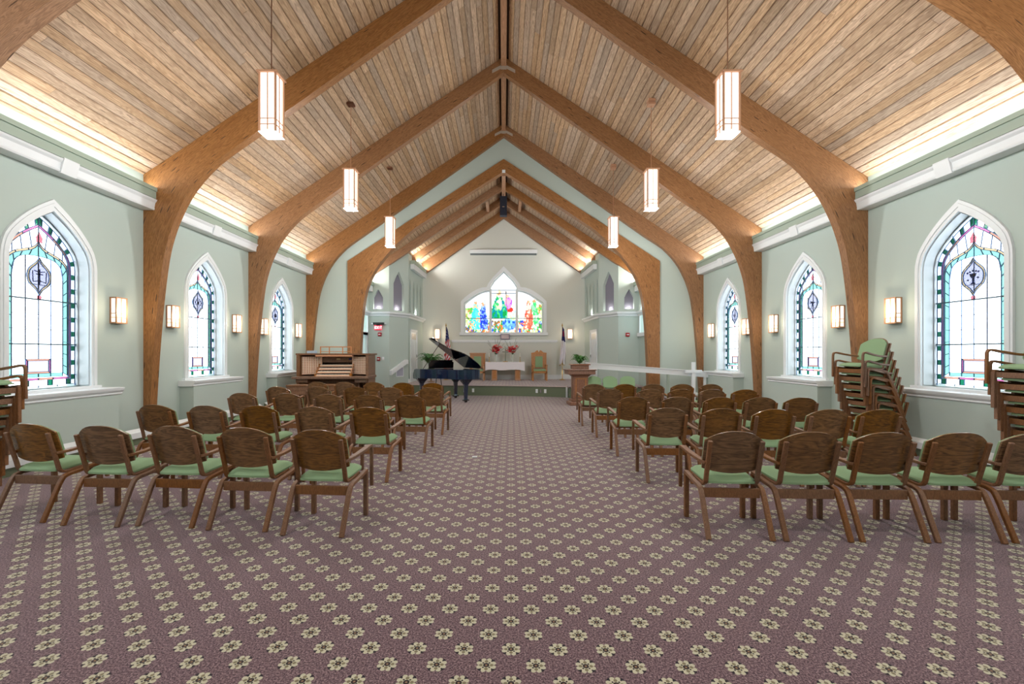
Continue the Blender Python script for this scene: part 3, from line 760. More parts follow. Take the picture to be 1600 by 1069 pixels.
rafter('straight roof beam just behind the chancel arch', 15.5, 4.5, 7.5, 0.66, 7.20, 0.66)
rafter('straight roof beam in the middle of the chancel roof', 17.0, 3.52, 7.5, 0.66, 7.20, 0.66)
rafter('straight roof beam lying along the end wall', 18.62, 3.44, 7.5, 0.66, 7.14, 0.71, 0.17)

# ridge beams, small purlins
t = MB().box(-0.065, 0.065, YB, YG, 8.44, 8.60).build('ridge_beam', M['ridge']); tag(t, 'long ridge beam running along the peak of the nave ceiling', 'beam')
t = MB().box(-0.065, 0.065, YG+0.17, 18.6, 7.16, 7.36).build('ridge_beam', M['ridge']); tag(t, 'short ridge beam at the peak of the chancel ceiling', 'beam')
for s in (-1, 1):
    z = roofz(0.6)
    t = MB().box(s*0.6-0.05, s*0.6+0.05, 15.66, 16.99, z-0.24, z-0.05).build('purlin', M['ridge']); tag(t, 'short pale purlin between chancel roof beams %s of the speaker' % ('left' if s < 0 else 'right'), 'beam', 'short purlins beside the hanging speaker')

# ---------------------------------------------------------------- ceiling planks
th = math.atan(RS)
PW = 0.130
pm = MB(); w = PW/2-0.0030; c_ = 0.012
pm.prism([(-w+c_, 0), (w-c_, 0), (w, c_), (w, 0.02), (-w, 0.02), (-w, c_)], lambda u, v, d: Vector((u, d, v)), 0.0, 1.0)
plank_me = pm.mesh('plank', M['plank'])
for side in (-1, 1):
    ce = structure('ceiling', 'sloping %s side of the nave ceiling, pale pine boards' % ('left' if side < 0 else 'right'))
    W = (WL if side < 0 else WR)
    n = int((W+0.1)/math.cos(th)/PW)
    tot = 0
    for k in range(n):
        if k == 0: continue
        d0 = (k+0.5)*PW; x = side*d0*math.cos(th); z = RZ-d0*math.sin(th)
        y = YB - rnd.uniform(0, 3.0)
        while y < YG:
            L = rnd.uniform(3.2, 6.2); y2 = y+L
            if YG-y2 < 1.0: y2 = YG
            a = max(y, YB)
            if y2 > a+0.05:
                o = obj('plank', plank_me, ce); o.location = (x, a+0.0015, z); o.rotation_euler = (0, side*th, 0); o.scale = (1, min(y2, YG)-a-0.003, 1); tot += 1
            y = y2
    mb = MB(); mb.prism([(0, RZ+0.08), (side*(W+0.6), RZ+0.08-RS*(W+0.6)), (side*(W+0.6), RZ+0.02-RS*(W+0.6)), (0, RZ+0.02)], lambda u, v, d: Vector((u, d, v)), YB-0.3, YG+0.2)
    mb.build('roof_deck', M['groove'], ce)
# chancel ceiling: joined narrow boards
for side in (-1, 1):
    ce = structure('ceiling', 'sloping %s side of the chancel ceiling' % ('left' if side < 0 else 'right'))
    mb = MB(); th2 = math.atan(CS); n = int(5.2/math.cos(th2)/PW)
    for k in range(1, n):
        d0 = (k+0.5)*PW; x = side*d0*math.cos(th2); z = CZ-d0*math.sin(th2)
        Mx = Matrix.Translation((x, YG+0.15, z)) @ Matrix.Rotation(side*th2, 4, 'Y')
        L = YE-YG-0.1
        mb.prism([(-w+c_, 0), (w-c_, 0), (w, c_), (w, 0.02), (-w, 0.02), (-w, c_)], lambda u, v, d: Mx @ Vector((u, d, v)), 0.0, L)
    o = mb.build('boarding', M['plank'], ce); o['kind'] = 'stuff'
    mb = MB(); mb.prism([(0, CZ+0.08), (side*5.4, CZ+0.08-CS*5.4), (side*5.4, CZ+0.02-CS*5.4), (0, CZ+0.02)], lambda u, v, d: Vector((u, d, v)), YG+0.1, YE+0.3)
    mb.build('roof_deck', M['groove'], ce)

# ---------------------------------------------------------------- eaves cornices with hidden cove lights, heaters
tn = 0; hn = 0
for side in (-1, 1):
    W = WL if side < 0 else WR; X = side*W
    for i, (a, b) in enumerate(zip(ARCH_Y[:-1], ARCH_Y[1:])):
        tn += 1; y0, y1 = a+AT+0.001, b-0.001; mid = (y0+y1)/2-0.02
        nm = 'left' if side < 0 else 'right'
        t = structure('trim_%d' % tn, 'eaves cornice over the %s wall, %s' % (nm, ['behind the camera', 'beside the camera', 'nearest bay in view', 'middle bay', 'farthest bay'][i]), (X, 0, 0))
        q = lambda u, v, d: Vector((-side*u, d, v))
        mb = MB(); mb.prism([(0, 3.93), (0.19, 3.93), (0.20, 3.95), (0.195, 3.97), (0.21, 4.05), (0.235, 4.08), (0.245, 4.105), (0, 4.105)], q, y0, y1); mb.build('crown', M['white'], t)
        mb = MB(); mb.prism([(0, 4.12), (0.225, 4.12), (0.225, 4.24), (0, 4.24)], q, y0, y1); mb.build('fascia', M['fascia'], t)
        mb = MB(); mb.prism([(0.20, 4.245), (0.245, 4.245), (0.245, 4.31), (0.20, 4.31)], q, y0, y1); mb.build('fascia_cap', M['fascia'], t)
        mb = MB(); mb.prism([(0.18, 3.915), (0.205, 3.915), (0.255, 4.10), (0.255, 4.12), (0.18, 4.12)], q, mid-0.11, mid+0.11); mb.build('joint_cover', M['white'], t)
        area('cove_light', (X-side*0.10, (y0+y1)/2, 4.27), (PI, -side*0.85, 0), 0.14, y1-y0-0.05, COVE, (0.96, 0.98, 1.0))
        if i >= 1:
            hn += 1
            h = thing('baseboard_heater', 'long white baseboard heater along the %s wall, %s' % (nm, ['', 'beside the camera', 'under the nearest window in view', 'under the middle window', 'under the farthest window'][i]), 'heater', (X, 0, 0), 0, 'baseboard heaters')
            mb = MB(); mb.prism([(0.285, 0.25), (0.36, 0.20), (0.36, 0.11), (0.35, 0.11), (0.35, 0.195), (0.285, 0.235)], q, y0+0.04, y1-0.04); mb.build('cover', M['white'], h)
            mb = MB(); mb.prism([(0.275, 0.0), (0.33, 0.0), (0.33, 0.19), (0.275, 0.24)], q, y0+0.04, y1-0.04); mb.build('shaded_back_plate', M['dark_green'], h)  # darker green: shade under the cover is put into the plate colour
for side in (-1, 1):
    area('cove_light', (side*3.30, 17.6, 4.98), (PI, -side*0.8, 0), 0.12, 2.2, COVE*1.8, (1, 0.97, 0.93))
    area('cove_light', (side*4.62, 14.95, 4.0), (PI, -side*0.8, 0), 0.10, 1.2, COVE*0.6, (1, 0.95, 0.88))

# ---------------------------------------------------------------- pendant lanterns
def pendant_proto():
    t = thing('pendant_lantern', '', 'lamp')
    w, h = 0.105, 0.77
    for k in range(4):
        R = Matrix.Rotation(k*PI/2, 4, 'Z'); mb = MB()
        mb.box(-w+0.012, w-0.012, -w+0.006, -w+0.010, 0.02, h, M=R); mb.build('glass_panel', M['lamp_glass'], t)
    mb = MB()
    for sx in (-1, 1):
        for sy in (-1, 1): mb.box(sx*w-0.012, sx*w+0.012, sy*w-0.012, sy*w+0.012, 0, h)
    for k in range(4):
        R = Matrix.Rotation(k*PI/2, 4, 'Z')
        mb.box(-0.006, 0.006, -w-0.004, -w+0.006, 0.02, h, M=R)
        for z in (0.09, 0.165): mb.box(-w, w, -w-0.004, -w+0.006, z-0.005, z+0.005, M=R)
    mb.build('frame', M['pine_frame'], t)
    mb = MB(); mb.box(-w-0.03, w+0.03, -w-0.03, w+0.03, h, h+0.022); mb.build('top_plate', M['pine_frame'], t)
    mb = MB()
    for k in range(4):
        R = Matrix.Rotation(k*PI/2, 4, 'Z'); mb.box(-w-0.01, w+0.01, -w-0.01, -w+0.02, -0.012, 0.002, M=R)
    mb.build('bottom_ring', M['white'], t)
    mb = MB(); mb.box(-w+0.02, w-0.02, -w+0.02, w-0.02, -0.004, 0.004)
    for k in range(-3, 4): mb.box(-w+0.02, w-0.02, k*0.024-0.002, k*0.024+0.002, -0.012, -0.004)
    mb.build('louvre', M['vent'], t)
    return t
pp = pendant_proto(); first = True
for side, X in ((-1, -3.12), (1, 3.01)):
    for i, y in enumerate((-0.2, 2.8, 5.98, 9.08, 12.22)):
        o = pp if first else dup(pp)
        first = False
        o.location = (X, y, 4.41)
        o['label'] = 'glowing square pendant lantern, %s, %s side of the nave' % (['behind the camera', 'just behind the camera', 'nearest in view', 'middle of three in view', 'farthest in view'][i], 'left' if side < 0 else 'right')
        o['group'] = 'pendant lanterns'
        zt = roofn(X)-4.41
        mb = MB(); mb.tube([(0, 0, 0.79), (0, 0, zt)], 0.007, 6); mb.build('rod', M['pine_frame'], o)
        mb = MB(); mb.box(-0.07, 0.07, -0.07, 0.07, zt-0.075, zt-0.03); mb.build('canopy', M['pine_frame'], o)
        point('pendant_light', (X, y, 4.30), LAMP, (1, 0.975, 0.945), 0.10)

# ---------------------------------------------------------------- wall sconces
def sconce_proto():
    t = thing('wall_sconce', '', 'lamp'); w, h, d = 0.095, 0.40, 0.10   # front faces local -y
    mb = MB(); mb.box(-w+0.01, w-0.01, -d+0.004, -d+0.008, 0.01, h-0.01)
    for s in (-1, 1): mb.box(s*w-0.006*s-0.002, s*w-0.006*s+0.002, -d+0.01, -0.01, 0.01, h-0.01)
    mb.build('glass', M['sconce_glass'], t)
    mb = MB()
    for s in (-1, 1):
        mb.box(s*w-0.009, s*w+0.009, -d-0.009, -d+0.009, 0, h); mb.box(s*w-0.009, s*w+0.009, -0.018, 0, 0, h)
        for z in (0.085, 0.15): mb.box(s*w-0.004, s*w+0.004, -d, 0, z-0.004, z+0.004)
    mb.box(-0.006, 0.006, -d-0.004, -d+0.004, 0, h)
    for z in (0.085, 0.15): mb.box(-w, w, -d-0.004, -d+0.004, z-0.004, z+0.004)
    mb.box(-w-0.009, w+0.009, -d-0.009, 0, h-0.012, h+0.006); mb.box(-w-0.009, w+0.009, -d-0.009, 0, -0.008, 0.012)
    mb.build('frame', M['sconce_frame'], t); return t
sp_ = sconce_proto(); used = False
def sconce(x, y, z, rz, label):
    global used
    o = sp_ if not used else dup(sp_)
    used = True; o.location = (x, y, z); o.rotation_euler = (0, 0, rz); o['label'] = label; o['group'] = 'wall sconces'
for side in (-1, 1):
    W = WL if side < 0 else WR
    for py, pn in ((7.72, 'first whole arch'), (10.87, 'second whole arch'), (13.95, 'gable arch')):
        for dy, wh in ((-0.62, 'near'), (0.55, 'far')):
            if py == 13.95 and dy > 0: continue
            sconce(side*W, py+dy, 1.95, -side*PI/2 if side < 0 else -PI/2, 'lit wall sconce on the %s wall, %s side of the %s' % ('left' if side < 0 else 'right', wh, pn))
            point('sconce_light', (side*(W-0.22), py+dy, 2.15), LAMP*0.05, (1, 0.78, 0.55), 0.05)
for s in (-1, 1):
    sconce(s*2.79, YE, 2.08, 0, 'lit wall sconce on the end wall %s of the altar window' % ('left' if s < 0 else 'right'))
    point('sconce_light', (s*2.79, YE-0.22, 2.28), LAMP*0.05, (1, 0.78, 0.55), 0.05)
for o in C.objects:
    if o.name.startswith('wall_sconce') and abs(o.location.x) > 5: o.rotation_euler = (0, 0, PI/2 if o.location.x < 0 else -PI/2)

# ---------------------------------------------------------------- stage, ramp
st = structure('floor_stage', 'low carpeted stage with an olive green front')
front = [(-3.6, 16.3), (-3.3, 15.85), (-2.6, 15.6), (-1.3, 15.47), (0, 15.34), (1.1, 15.08), (2.12, 14.78)]
rest = [(2.12, 14.45), (4.6, 14.45), (4.7, 15.6), (4.0, 15.62), (3.55, 16.45), (3.4, YE), (-3.4, YE), (-3.55, 16.45)]
mb = MB(); mb.prism(front+rest, lambda u, v, d: Vector((u, v, d)), 0.335, 0.375); mb.build('stage_top', M['carpet'], st)
mb = MB()
for p, q in zip(front[:-1], front[1:]): mb.add([(p[0], p[1]+0.02, 0), (q[0], q[1]+0.02, 0), (q[0], q[1]+0.02, 0.335), (p[0], p[1]+0.02, 0.335), (p[0], p[1]+0.1, 0), (q[0], q[1]+0.1, 0), (q[0], q[1]+0.1, 0.335), (p[0], p[1]+0.1, 0.335)], [(0, 1, 2, 3), (4, 5, 6, 7)])
for p, q in ((front[-1], rest[0]), (rest[0], rest[1])): mb.add([(p[0]+0.02, p[1]+0.02, 0), (q[0]+0.02, q[1]+0.02, 0), (q[0]+0.02, q[1]+0.02, 0.335), (p[0]+0.02, p[1]+0.02, 0.335)], [(0, 1, 2, 3)])
mb.build('stage_front', M['dark_green'], st)
mb = MB()
for p, q in zip(front[:-1], front[1:]):
    mb.add([(p[0], p[1]-0.015, 0.338), (q[0], q[1]-0.015, 0.338), (q[0], q[1]-0.015, 0.372), (p[0], p[1]-0.015, 0.372), (p[0], p[1]+0.02, 0.338), (q[0], q[1]+0.02, 0.338), (q[0], q[1]+0.02, 0.372), (p[0], p[1]+0.02, 0.372)], [(0, 1, 2, 3), (4, 5, 6, 7), (0, 1, 5, 4), (3, 2, 6, 7), (0, 3, 7, 4), (1, 2, 6, 5)])
mb.build('stage_nosing', plain('nosing_pinkish', lin(196, 180, 178), 0.6), st)
mb = MB().box(2.06, 2.12, 14.72, 14.78, 0, 0.335); mb.build('corner_trim', M['white'], st)
rp = structure('floor_ramp', 'carpeted ramp rising to the stage on the right')
mb = MB(); mb.prism([(6.0, 0), (6.0, 0.01), (3.0, 0.335), (2.2, 0.335), (2.2, 0)], lambda u, v, d: Vector((u, d, v)), 13.30, 14.0); mb.build('ramp_top', M['carpet'], rp)
def wplate(mb, x, z, w=0.04, h=0.065): mb.box(x-w, x+w, -0.008, 0, z-h, z+h)
for x, y, lb in ((-1.36, 15.47, 'white outlet plate on the stage front, behind the piano leg'), (-1.06, 15.44, 'white outlet plate on the stage front, right of the piano leg')):
    t = MB(); wplate(t, 0, 0); o = t.build('outlet_plate', M['white'], None, bev=0.004); o.location = (x, y-0.005, 0.18); o.rotation_euler = (0, 0, -0.1); tag(o, lb, 'outlet', 'outlet plates on the stage front')
for x, nm in ((1.12, 'leftmost of three'), (1.25, 'middle of three'), (1.40, 'rightmost of three')):
    t = MB(); wplate(t, 0, 0, 0.03 if nm[0] == 'm' else 0.04); y = 15.08-(x-1.1)*0.294
    o = t.build('outlet_plate', M['white'] if nm[0] != 'm' else M['chrome'], None, bev=0.004); o.location = (x, y-0.008, 0.19); o.rotation_euler = (0, 0, -0.285); tag(o, 'outlet plate on the stage front, %s left of the lectern' % nm, 'outlet', 'outlet plates on the stage front')

# ramp handrail and white upright post with a short crosspiece
t = thing('ramp_handrail', 'long white handrail board sloping beside the ramp on the right', 'handrail', (0, 13.12, 0))
fr = frame((0, 0, 0), (1, 0, 0), (0, -1, 0)); mb = MB()
p0, p1 = (2.42, 1.18), (6.04, 0.905)
mb.prism([(p0[0], p0[1]-0.15), (p1[0], p1[1]-0.15), (p1[0], p1[1]), (p0[0], p0[1])], fr, 0, 0.07)
mb.prism([(p0[0]-0.02, p0[1]), (p1[0]+0.03, p1[1]), (p1[0]+0.03, p1[1]+0.022), (p0[0]-0.02, p0[1]+0.022)], fr, -0.03, 0.10)
mb.box(p1[0], p1[0]+0.03, -0.10, 0.03, p1[1]-0.17, p1[1]+0.02); mb.build('rail_board', M['white'], t)
for x in (2.55, 4.84, 5.92):
    zt = p0[1]+(p1[1]-p0[1])*(x-p0[0])/(p1[0]-p0[0])-0.15
    mb = MB(); mb.box(x-0.03, x+0.03, -0.05, 0.01, 0, zt); mb.build('post', M['fascia'] if 4 < x < 5 else M['white'], t)  # middle post is grey-green, its shade put into the colour
t = thing('crosspiece_post', 'white upright post with short crosspiece by the third arch on the right', 'cross', (5.50, 12.90, 0))
mb = MB(); mb.box(-0.05, 0.05, -0.03, 0.03, 0, 1.21); mb.build('upright', M['white'], t)
mb = MB(); mb.box(-0.23, 0.24, -0.034, 0.034, 0.90, 0.985); mb.build('crossbar', M['white'], t)
# left handrail stub, vent, exit sign, alarms on the exit wall
fr3L, L3 = seg_frame(-1, P3, P4); fr2L, L2 = seg_frame(-1, P2, P3)
t = thing('wall_handrail', 'short white boxed handrail sloping up the angled wall', 'handrail'); mb = MB()
mb.prism([(0.02, 0.70), (0.80, 1.08), (0.88, 1.08), (0.88, 1.22), (0.80, 1.24), (0.02, 0.86)], fr3L, 0.0, 0.10); mb.build('rail_board', M['white'], t)
t = thing('wall_vent', 'square white-framed vent grille low on the angled wall', 'vent'); mb = MB()
fbox(mb, fr3L, 0.34, 0.72, 0.62, 0.98, 0.0, 0.015); mb.build('grille_frame', M['white'], t)
mb = MB(); fbox(mb, fr3L, 0.37, 0.69, 0.65, 0.95, 0.015, 0.018)
for k in range(10): fbox(mb, fr3L, 0.37, 0.69, 0.665+k*0.03, 0.675+k*0.03, 0.018, 0.024)
mb.build('louvre', plain('vent_grey', lin(176, 178, 196), 0.5), t)
ex = thing('exit_sign', 'red lit exit sign with a dark bracket on the pale wall', 'sign'); mb = MB()
fbox(mb, fr2L, 0.22, 0.48, 2.28, 2.45, 0.05, 0.075); mb.build('sign_face', M['exit_sign'], ex)
mb = MB(); fbox(mb, fr2L, 0.20, 0.58, 2.47, 2.54, 0.0, 0.16); fbox(mb, fr2L, 0.30, 0.42, 2.44, 2.48, 0.04, 0.09); mb.build('housing', M['black'], ex)
for sx in (0.17, 0.60):
    mb = MB(); mb.lathe([(0.02, 0), (0.045, 0.02), (0.045, 0.05), (0.0, 0.055)], fr2L(sx, 2.47, 0.09), 10); mb.build('emergency_lamp', M['white'], ex)
def letters(mb, fr, txt, s0, z0, h, gap, d0, d1, flip=False):
    glyph = {'E': [(0, 0, .2, 1), (0, 0, .6, .16), (0, .42, .5, .58), (0, .84, .6, 1)], 'I': [(.2, 0, .4, 1)], 'T': [(0, .84, .6, 1), (.2, 0, .4, 1)]}
    x = s0
    for ch in txt:
        if ch == 'X':
            for a, b in (((0, 0), (.6, 1)), ((.6, 0), (0, 1))):
                mb.prism([(x+(a[0]-.09)*h, z0+a[1]*h), (x+(a[0]+.09)*h, z0+a[1]*h), (x+(b[0]+.09)*h, z0+b[1]*h), (x+(b[0]-.09)*h, z0+b[1]*h)], fr, d0, d1)
        else:
            for a, b, c, d in glyph[ch]: fbox(mb, fr, x+a*h, x+c*h, z0+b*h, z0+d*h, d0, d1)
        x += gap
mb = MB(); letters(mb, fr2L, 'EXIT', 0.243, 2.32, 0.09, 0.062, 0.075, 0.079); mb.build('lettering', M['exit_letters'], ex)
def wall_unit(nm, lb, cat, fr, s, z, w, h, d, mat, mat2=None):
    t = thing(nm, lb, cat); mb = MB(); fbox(mb, fr, s-w/2, s+w/2, z-h/2, z+h/2, 0, d); mb.build('housing', mat, t, bev=0.006)
    mb = MB(); fbox(mb, fr, s-w*0.3, s+w*0.3, z-h*0.12, z+h*0.12, d, d+0.012); mb.build('lens', mat2 or M['white'], t)
wall_unit('fire_alarm', 'red fire alarm strobe under the exit sign', 'alarm', fr2L, 0.40, 2.13, 0.12, 0.13, 0.06, M['alarm_red'])
wall_unit('fire_alarm_pull', 'red fire alarm pull station beside a white switch', 'alarm', fr2L, 0.36, 1.27, 0.11, 0.13, 0.05, M['alarm_red'])
wall_unit('light_switch', 'white light switch right of the red pull station', 'switch', fr2L, 0.51, 1.28, 0.08, 0.12, 0.01, M['white'])
wall_unit('thermostat', 'small grey thermostat left of the red pull station', 'switch', fr2L, 0.12, 1.25, 0.07, 0.12, 0.02, plain('tan_grey', lin(140, 140, 124), 0.5), M['vent'])
fr2R, _ = seg_frame(1, P2, P3)
wall_unit('fire_alarm', 'red fire alarm strobe high on the wall right of the altar', 'alarm', fr2R, 0.40, 2.12, 0.13, 0.13, 0.06, M['alarm_red'])

# doors
def door(fr, s0, s1, z0, z1, name, label, arched=False):
    t = structure(name, label)
    mb = MB(); fbox(mb, fr, s0-0.08, s0, z0, z1+0.08, 0, 0.03); fbox(mb, fr, s1, s1+0.08, z0, z1+0.08, 0, 0.03); fbox(mb, fr, s0-0.08, s1+0.08, z1, z1+0.08, 0, 0.03); mb.build('door_frame', M['white'], t)
    mb = MB(); d0 = -0.12 if arched else 0.0
    fbox(mb, fr, s0, s1, z0, z1, d0, d0+0.012); mb.build('door_leaf', M['white'], t)
    mb = MB(); w = s1-s0
    for a, b in ((0.12, 0.46), (0.54, 0.88)):
        for c, d in ((0.08, 0.42), (0.48, 0.84)): fbox(mb, fr, s0+a*w, s0+b*w, z0+c*(z1-z0), z0+d*(z1-z0), d0+0.012, d0+0.022)
    mb.build('door_panel', M['white'], t)
    mb = MB(); fbox(mb, fr, s1-0.12, s1-0.02, z0+0.98, z0+1.0, d0+0.04, d0+0.055); fbox(mb, fr, s1-0.06, s1-0.03, z0+0.93, z0+1.04, d0+0.012, d0+0.04); mb.build('door_handle', M['chrome'], t)
    return t
for s in (-1, 1):
    fr4, L4 = seg_frame(s, P4, P5)
    t = door(fr4, 0.35, 1.25, 0.375, 2.30, 'door_%d' % (1 if s < 0 else 2), 'white panelled door in the %s chancel wall' % ('left' if s < 0 else 'right'))
    mb = MB(); fbox(mb, fr4, 0.48, 1.12, 2.0, 2.22, 0.012, 0.02); mb.build('door_light', M['sconce_glass'] if False else plain('door_glass', lin(238, 232, 220), 0.2), t)
t = door(door_frames[-1], 0.26, 1.18, 0.0, 2.10, 'door_3', 'white door under an arched transom beside the chancel arch', arched=True)
mb = MB(); ring(mb, outline(0.58, 0.0, 2.56, 3.34, c=0.72, ns=1), outline(0.5, 0.0, 2.55, 3.25, c=0.72, ns=1), door_frames[-1], 0, 0.03); mb.build('arched_casing', M['white'], t)
mb = MB(); mb.prism([p for p in outline(0.5, 2.2, 2.55, 3.25, c=0.72, ns=1)], door_frames[-1], -0.12, -0.115); mb.build('transom_pane', G['clear'], t)
mb = MB(); fbox(mb, door_frames[-1], 0.2, 1.24, 2.10, 2.2, -0.12, 0.03); mb.build('transom_bar', M['white'], t)
mb = MB(); fbox(mb, door_frames[-1], 0.55, 0.9, 1.98, 2.06, -0.10, -0.02); mb.build('door_closer', M['chrome'], t)
w9 = structure('window_9', 'arched white window high beside the chancel arch on the right')
mb = MB(); ring(mb, outline(0.58, 2.12, 2.62, 3.44, c=0.72, ns=1), outline(0.5, 2.17, 2.6, 3.35, c=0.72, ns=1), door_frames[1], 0, 0.03); fbox(mb, door_frames[1], 0.1, 1.34, 2.05, 2.17, 0, 0.08); mb.build('window_frame', M['white'], w9)
mb = MB(); mb.prism(outline(0.5, 2.17, 2.6, 3.35, c=0.72, ns=1), door_frames[1], -0.15, -0.145); mb.build('pane', G['clear'], w9)

# ---------------------------------------------------------------- chairs
def rect(w, t): return [(-w/2, -t/2), (w/2, -t/2), (w/2, t/2), (-w/2, t/2)]
def make_chair(name, legm, backm, padm, arms=True):
    t = thing(name, '', 'chair')
    X = 0.245
    leg_path = smooth_curve([(-0.255, 0.0), (-0.185, 0.155), (-0.105, 0.325), (-0.055, 0.365), (0.05, 0.378), (0.255, 0.405)], 4)
    fleg = MB().box(-0.019, 0.019, -0.019, 0.019, 0, 0.392).mesh('leg', legm, bev=0.004)
    rleg = MB().sweep([(0, y, z) for y, z in leg_path], rect(0.038, 0.030), up=(1, 0, 0)).mesh('leg', legm, bev=0.004)
    pst_path = smooth_curve([(0.16, 0.412), (0.04, 0.398), (-0.045, 0.392), (-0.085, 0.42), (-0.105, 0.49), (-0.142, 0.62), (-0.182, 0.765)], 4)
    pst = MB().sweep([(0, y, z) for y, z in pst_path], rect(0.036, 0.024), up=(1, 0, 0)).mesh('post', legm, bev=0.004)
    for s in (-1, 1):
        o = obj('leg', fleg, t); o.location = (s*X, 0.245, 0)
        o = obj('leg', rleg, t); o.location = (s*X, 0, 0)
        o = obj('post', pst, t); o.location = (s*0.204, 0, 0)
    mb = MB(); mb.box(-X+0.019, X-0.019, -0.10, -0.078, 0.285, 0.362); mb.build('apron', legm, t, bev=0.003)
    mb = MB(); mb.box(-X+0.019, X-0.019, 0.222, 0.244, 0.33, 0.39); mb.build('apron', legm, t, bev=0.003)
    if arms:
        for s in (-1, 1):
            p = smooth_curve([(s*0.215, -0.128, 0.575), (s*0.232, 0.0, 0.583), (s*0.262, 0.14, 0.61), (s*0.284, 0.235, 0.632), (s*0.286, 0.272, 0.612), (s*0.286, 0.279, 0.55)], 4)+[(s*0.286, 0.281, 0.26)]
            n_p = len(p)
            def prof(u): w_ = 0.030+0.018*math.sin(min(1, u*1.3)*PI); return rect(w_, 0.024)
            mb = MB(); mb.sweep(p, prof, up=(1, 0, 0)); mb.build('arm', legm, t, bev=0.003, smooth=True)
    # seat cushion
    nx, ny = 10, 8; mb = MB(); top = []; bot = []
    for j in range(ny+1):
        for i in range(nx+1):
            u = i/nx*2-1; v = j/ny*2-1
            hw = 0.205+0.020*(v+1)/2
            x = hw*math.copysign(abs(u)**0.9, u)*(1-0.10*max(0, abs(v)-0.75)/0.25*abs(u)); y = 0.075+0.185*v*(1-0.06*u*u)
            zc = 0.415+0.026*(v+1)/2
            e = max(abs(u), abs(v)); puff = 0.045*(1-e**5)
            top.append((x, y, zc+0.005+puff)); bot.append((x*0.985, y, zc-0.012))
    N1 = len(top); fs = []
    for j in range(ny):
        for i in range(nx):
            a = j*(nx+1)+i; q = (a, a+1, a+nx+2, a+nx+1); fs.append(q); fs.append(tuple(k+N1 for k in q[::-1]))
    rim = [i for i in range(nx+1)]+[j*(nx+1)+nx for j in range(1, ny+1)]+[ny*(nx+1)+i for i in range(nx-1, -1, -1)]+[j*(nx+1) for j in range(ny-1, 0, -1)]
    for a, b in zip(rim, rim[1:]+rim[:1]): fs.append((a, b, b+N1, a+N1))
    mb.add(top+bot, fs); seat = mb.build('seat', padm, t, smooth=True)
    # plywood shell and front pad
    def shell(off, thick, sx, sz0, sz1):
        mb = MB(); nx, nz = 12, 8; A = []; B = []
        for j in range(nz+1):
            for i in range(nx+1):
                u = i/nx*2-1; w_ = j/nz
                x = sx*u
                zt = sz1-0.082*abs(u)**2.4; zb = sz0+0.034*abs(u)**2
                z = zb+(zt-zb)*w_
                # rounded corners
                lean = -0.105-(z-0.49)*0.275
                y = lean+0.012+0.040*u*u-0.010+off
                A.append((x*(1-0.012*abs(2*w_-1)**3), y, z)); B.append((x*(1-0.012*abs(2*w_-1)**3), y+thick, z+0.002))
        n1 = len(A); fs = []
        for j in range(nz):
            for i in range(nx):
                a = j*(nx+1)+i; q = (a, a+1, a+nx+2, a+nx+1); fs.append(q); fs.append(tuple(k+n1 for k in q[::-1]))
        rim = [i for i in range(nx+1)]+[j*(nx+1)+nx for j in range(1, nz+1)]+[nz*(nx+1)+i for i in range(nx-1, -1, -1)]+[j*(nx+1) for j in range(nz-1, 0, -1)]
        for a, b in zip(rim, rim[1:]+rim[:1]): fs.append((a, b, b+n1, a+n1))
        mb.add(A+B, fs); return mb
    bk = shell(0.0, 0.012, 0.232, 0.487, 0.845).build('backrest', backm, t, smooth=True)
    pd = shell(0.0125, 0.022, 0.226, 0.50, 0.838).build('back_pad', padm, bk, smooth=True); pd['label'] = 'green padded front of the backrest'
    return t
chair = make_chair('armchair', M['chair_leg'], M['chair_back'], M['green'])
ch_used = False
def place_chair(x, y, rz, label, group, z=0.0, proto=None):
    global ch_used
    src = proto or chair
    if src is chair and not ch_used: o = chair; ch_used = True
    else: o = dup(src)
    o.location = (x, y, z); o.rotation_euler = (0, 0, rz); o['label'] = label; o['group'] = group
    return o
rowsL = [[(492.5, 672.5), (376, 669), (265, 666.5), (150, 666), (38, 663)],
         [(574, 637), (487.5, 636), (400, 634.5), (317.5, 634.2), (237.5, 633)],
         [(639, 618), (573.5, 617.5), (510, 616.5), (446, 615), (375, 614.5)],
         [(671, 606), (608.5, 605.5), (553.5, 605), (495, 604.7), (431.5, 604.5)],
         [(675, 598.7), (628.5, 598.3), (582.5, 597.5), (536.5, 597), (493.5, 597)]]
rowsR = [[(1152.5, 675), (1272.5, 676), (1390, 676.5), (1507.5, 677), (1628, 677.5)],
         [(1045, 638), (1130, 639), (1213.5, 640), (1300, 640.3), (1380, 640.6)],
         [(991, 620.5), (1060, 620.7), (1127.5, 621), (1191.5, 621.3), (1255, 621.6)],
         [(954, 608), (1017.5, 608.4), (1066, 608.5), (1115, 608.6), (1166.5, 609)],
         [(928.5, 600.4), (977.5, 600.5), (1021.5, 600.6), (1067.5, 600.6), (1112, 600.7)]]
for rows, nm, ang in ((rowsL, 'left', -4.5), (rowsR, 'right', -2.5)):
    for r, row in enumerate(rows):
        for k, (px, py) in enumerate(row):
            y = 435.8/(py-552); x = (px-787)*y/695
            a = math.radians(ang+rnd.uniform(-0.8, 0.8))
            # origin of the chair lies 0.2 m ahead of the top of its backrest
            ox = x-math.sin(a)*0.20; oy = y+math.cos(a)*0.20
            place_chair(ox, oy, a, 'wooden armchair with green seat, %s from the aisle, %s row from camera, %s block' % (ORD[k], ORD[r], nm), 'armchairs in rows, %s block' % nm)
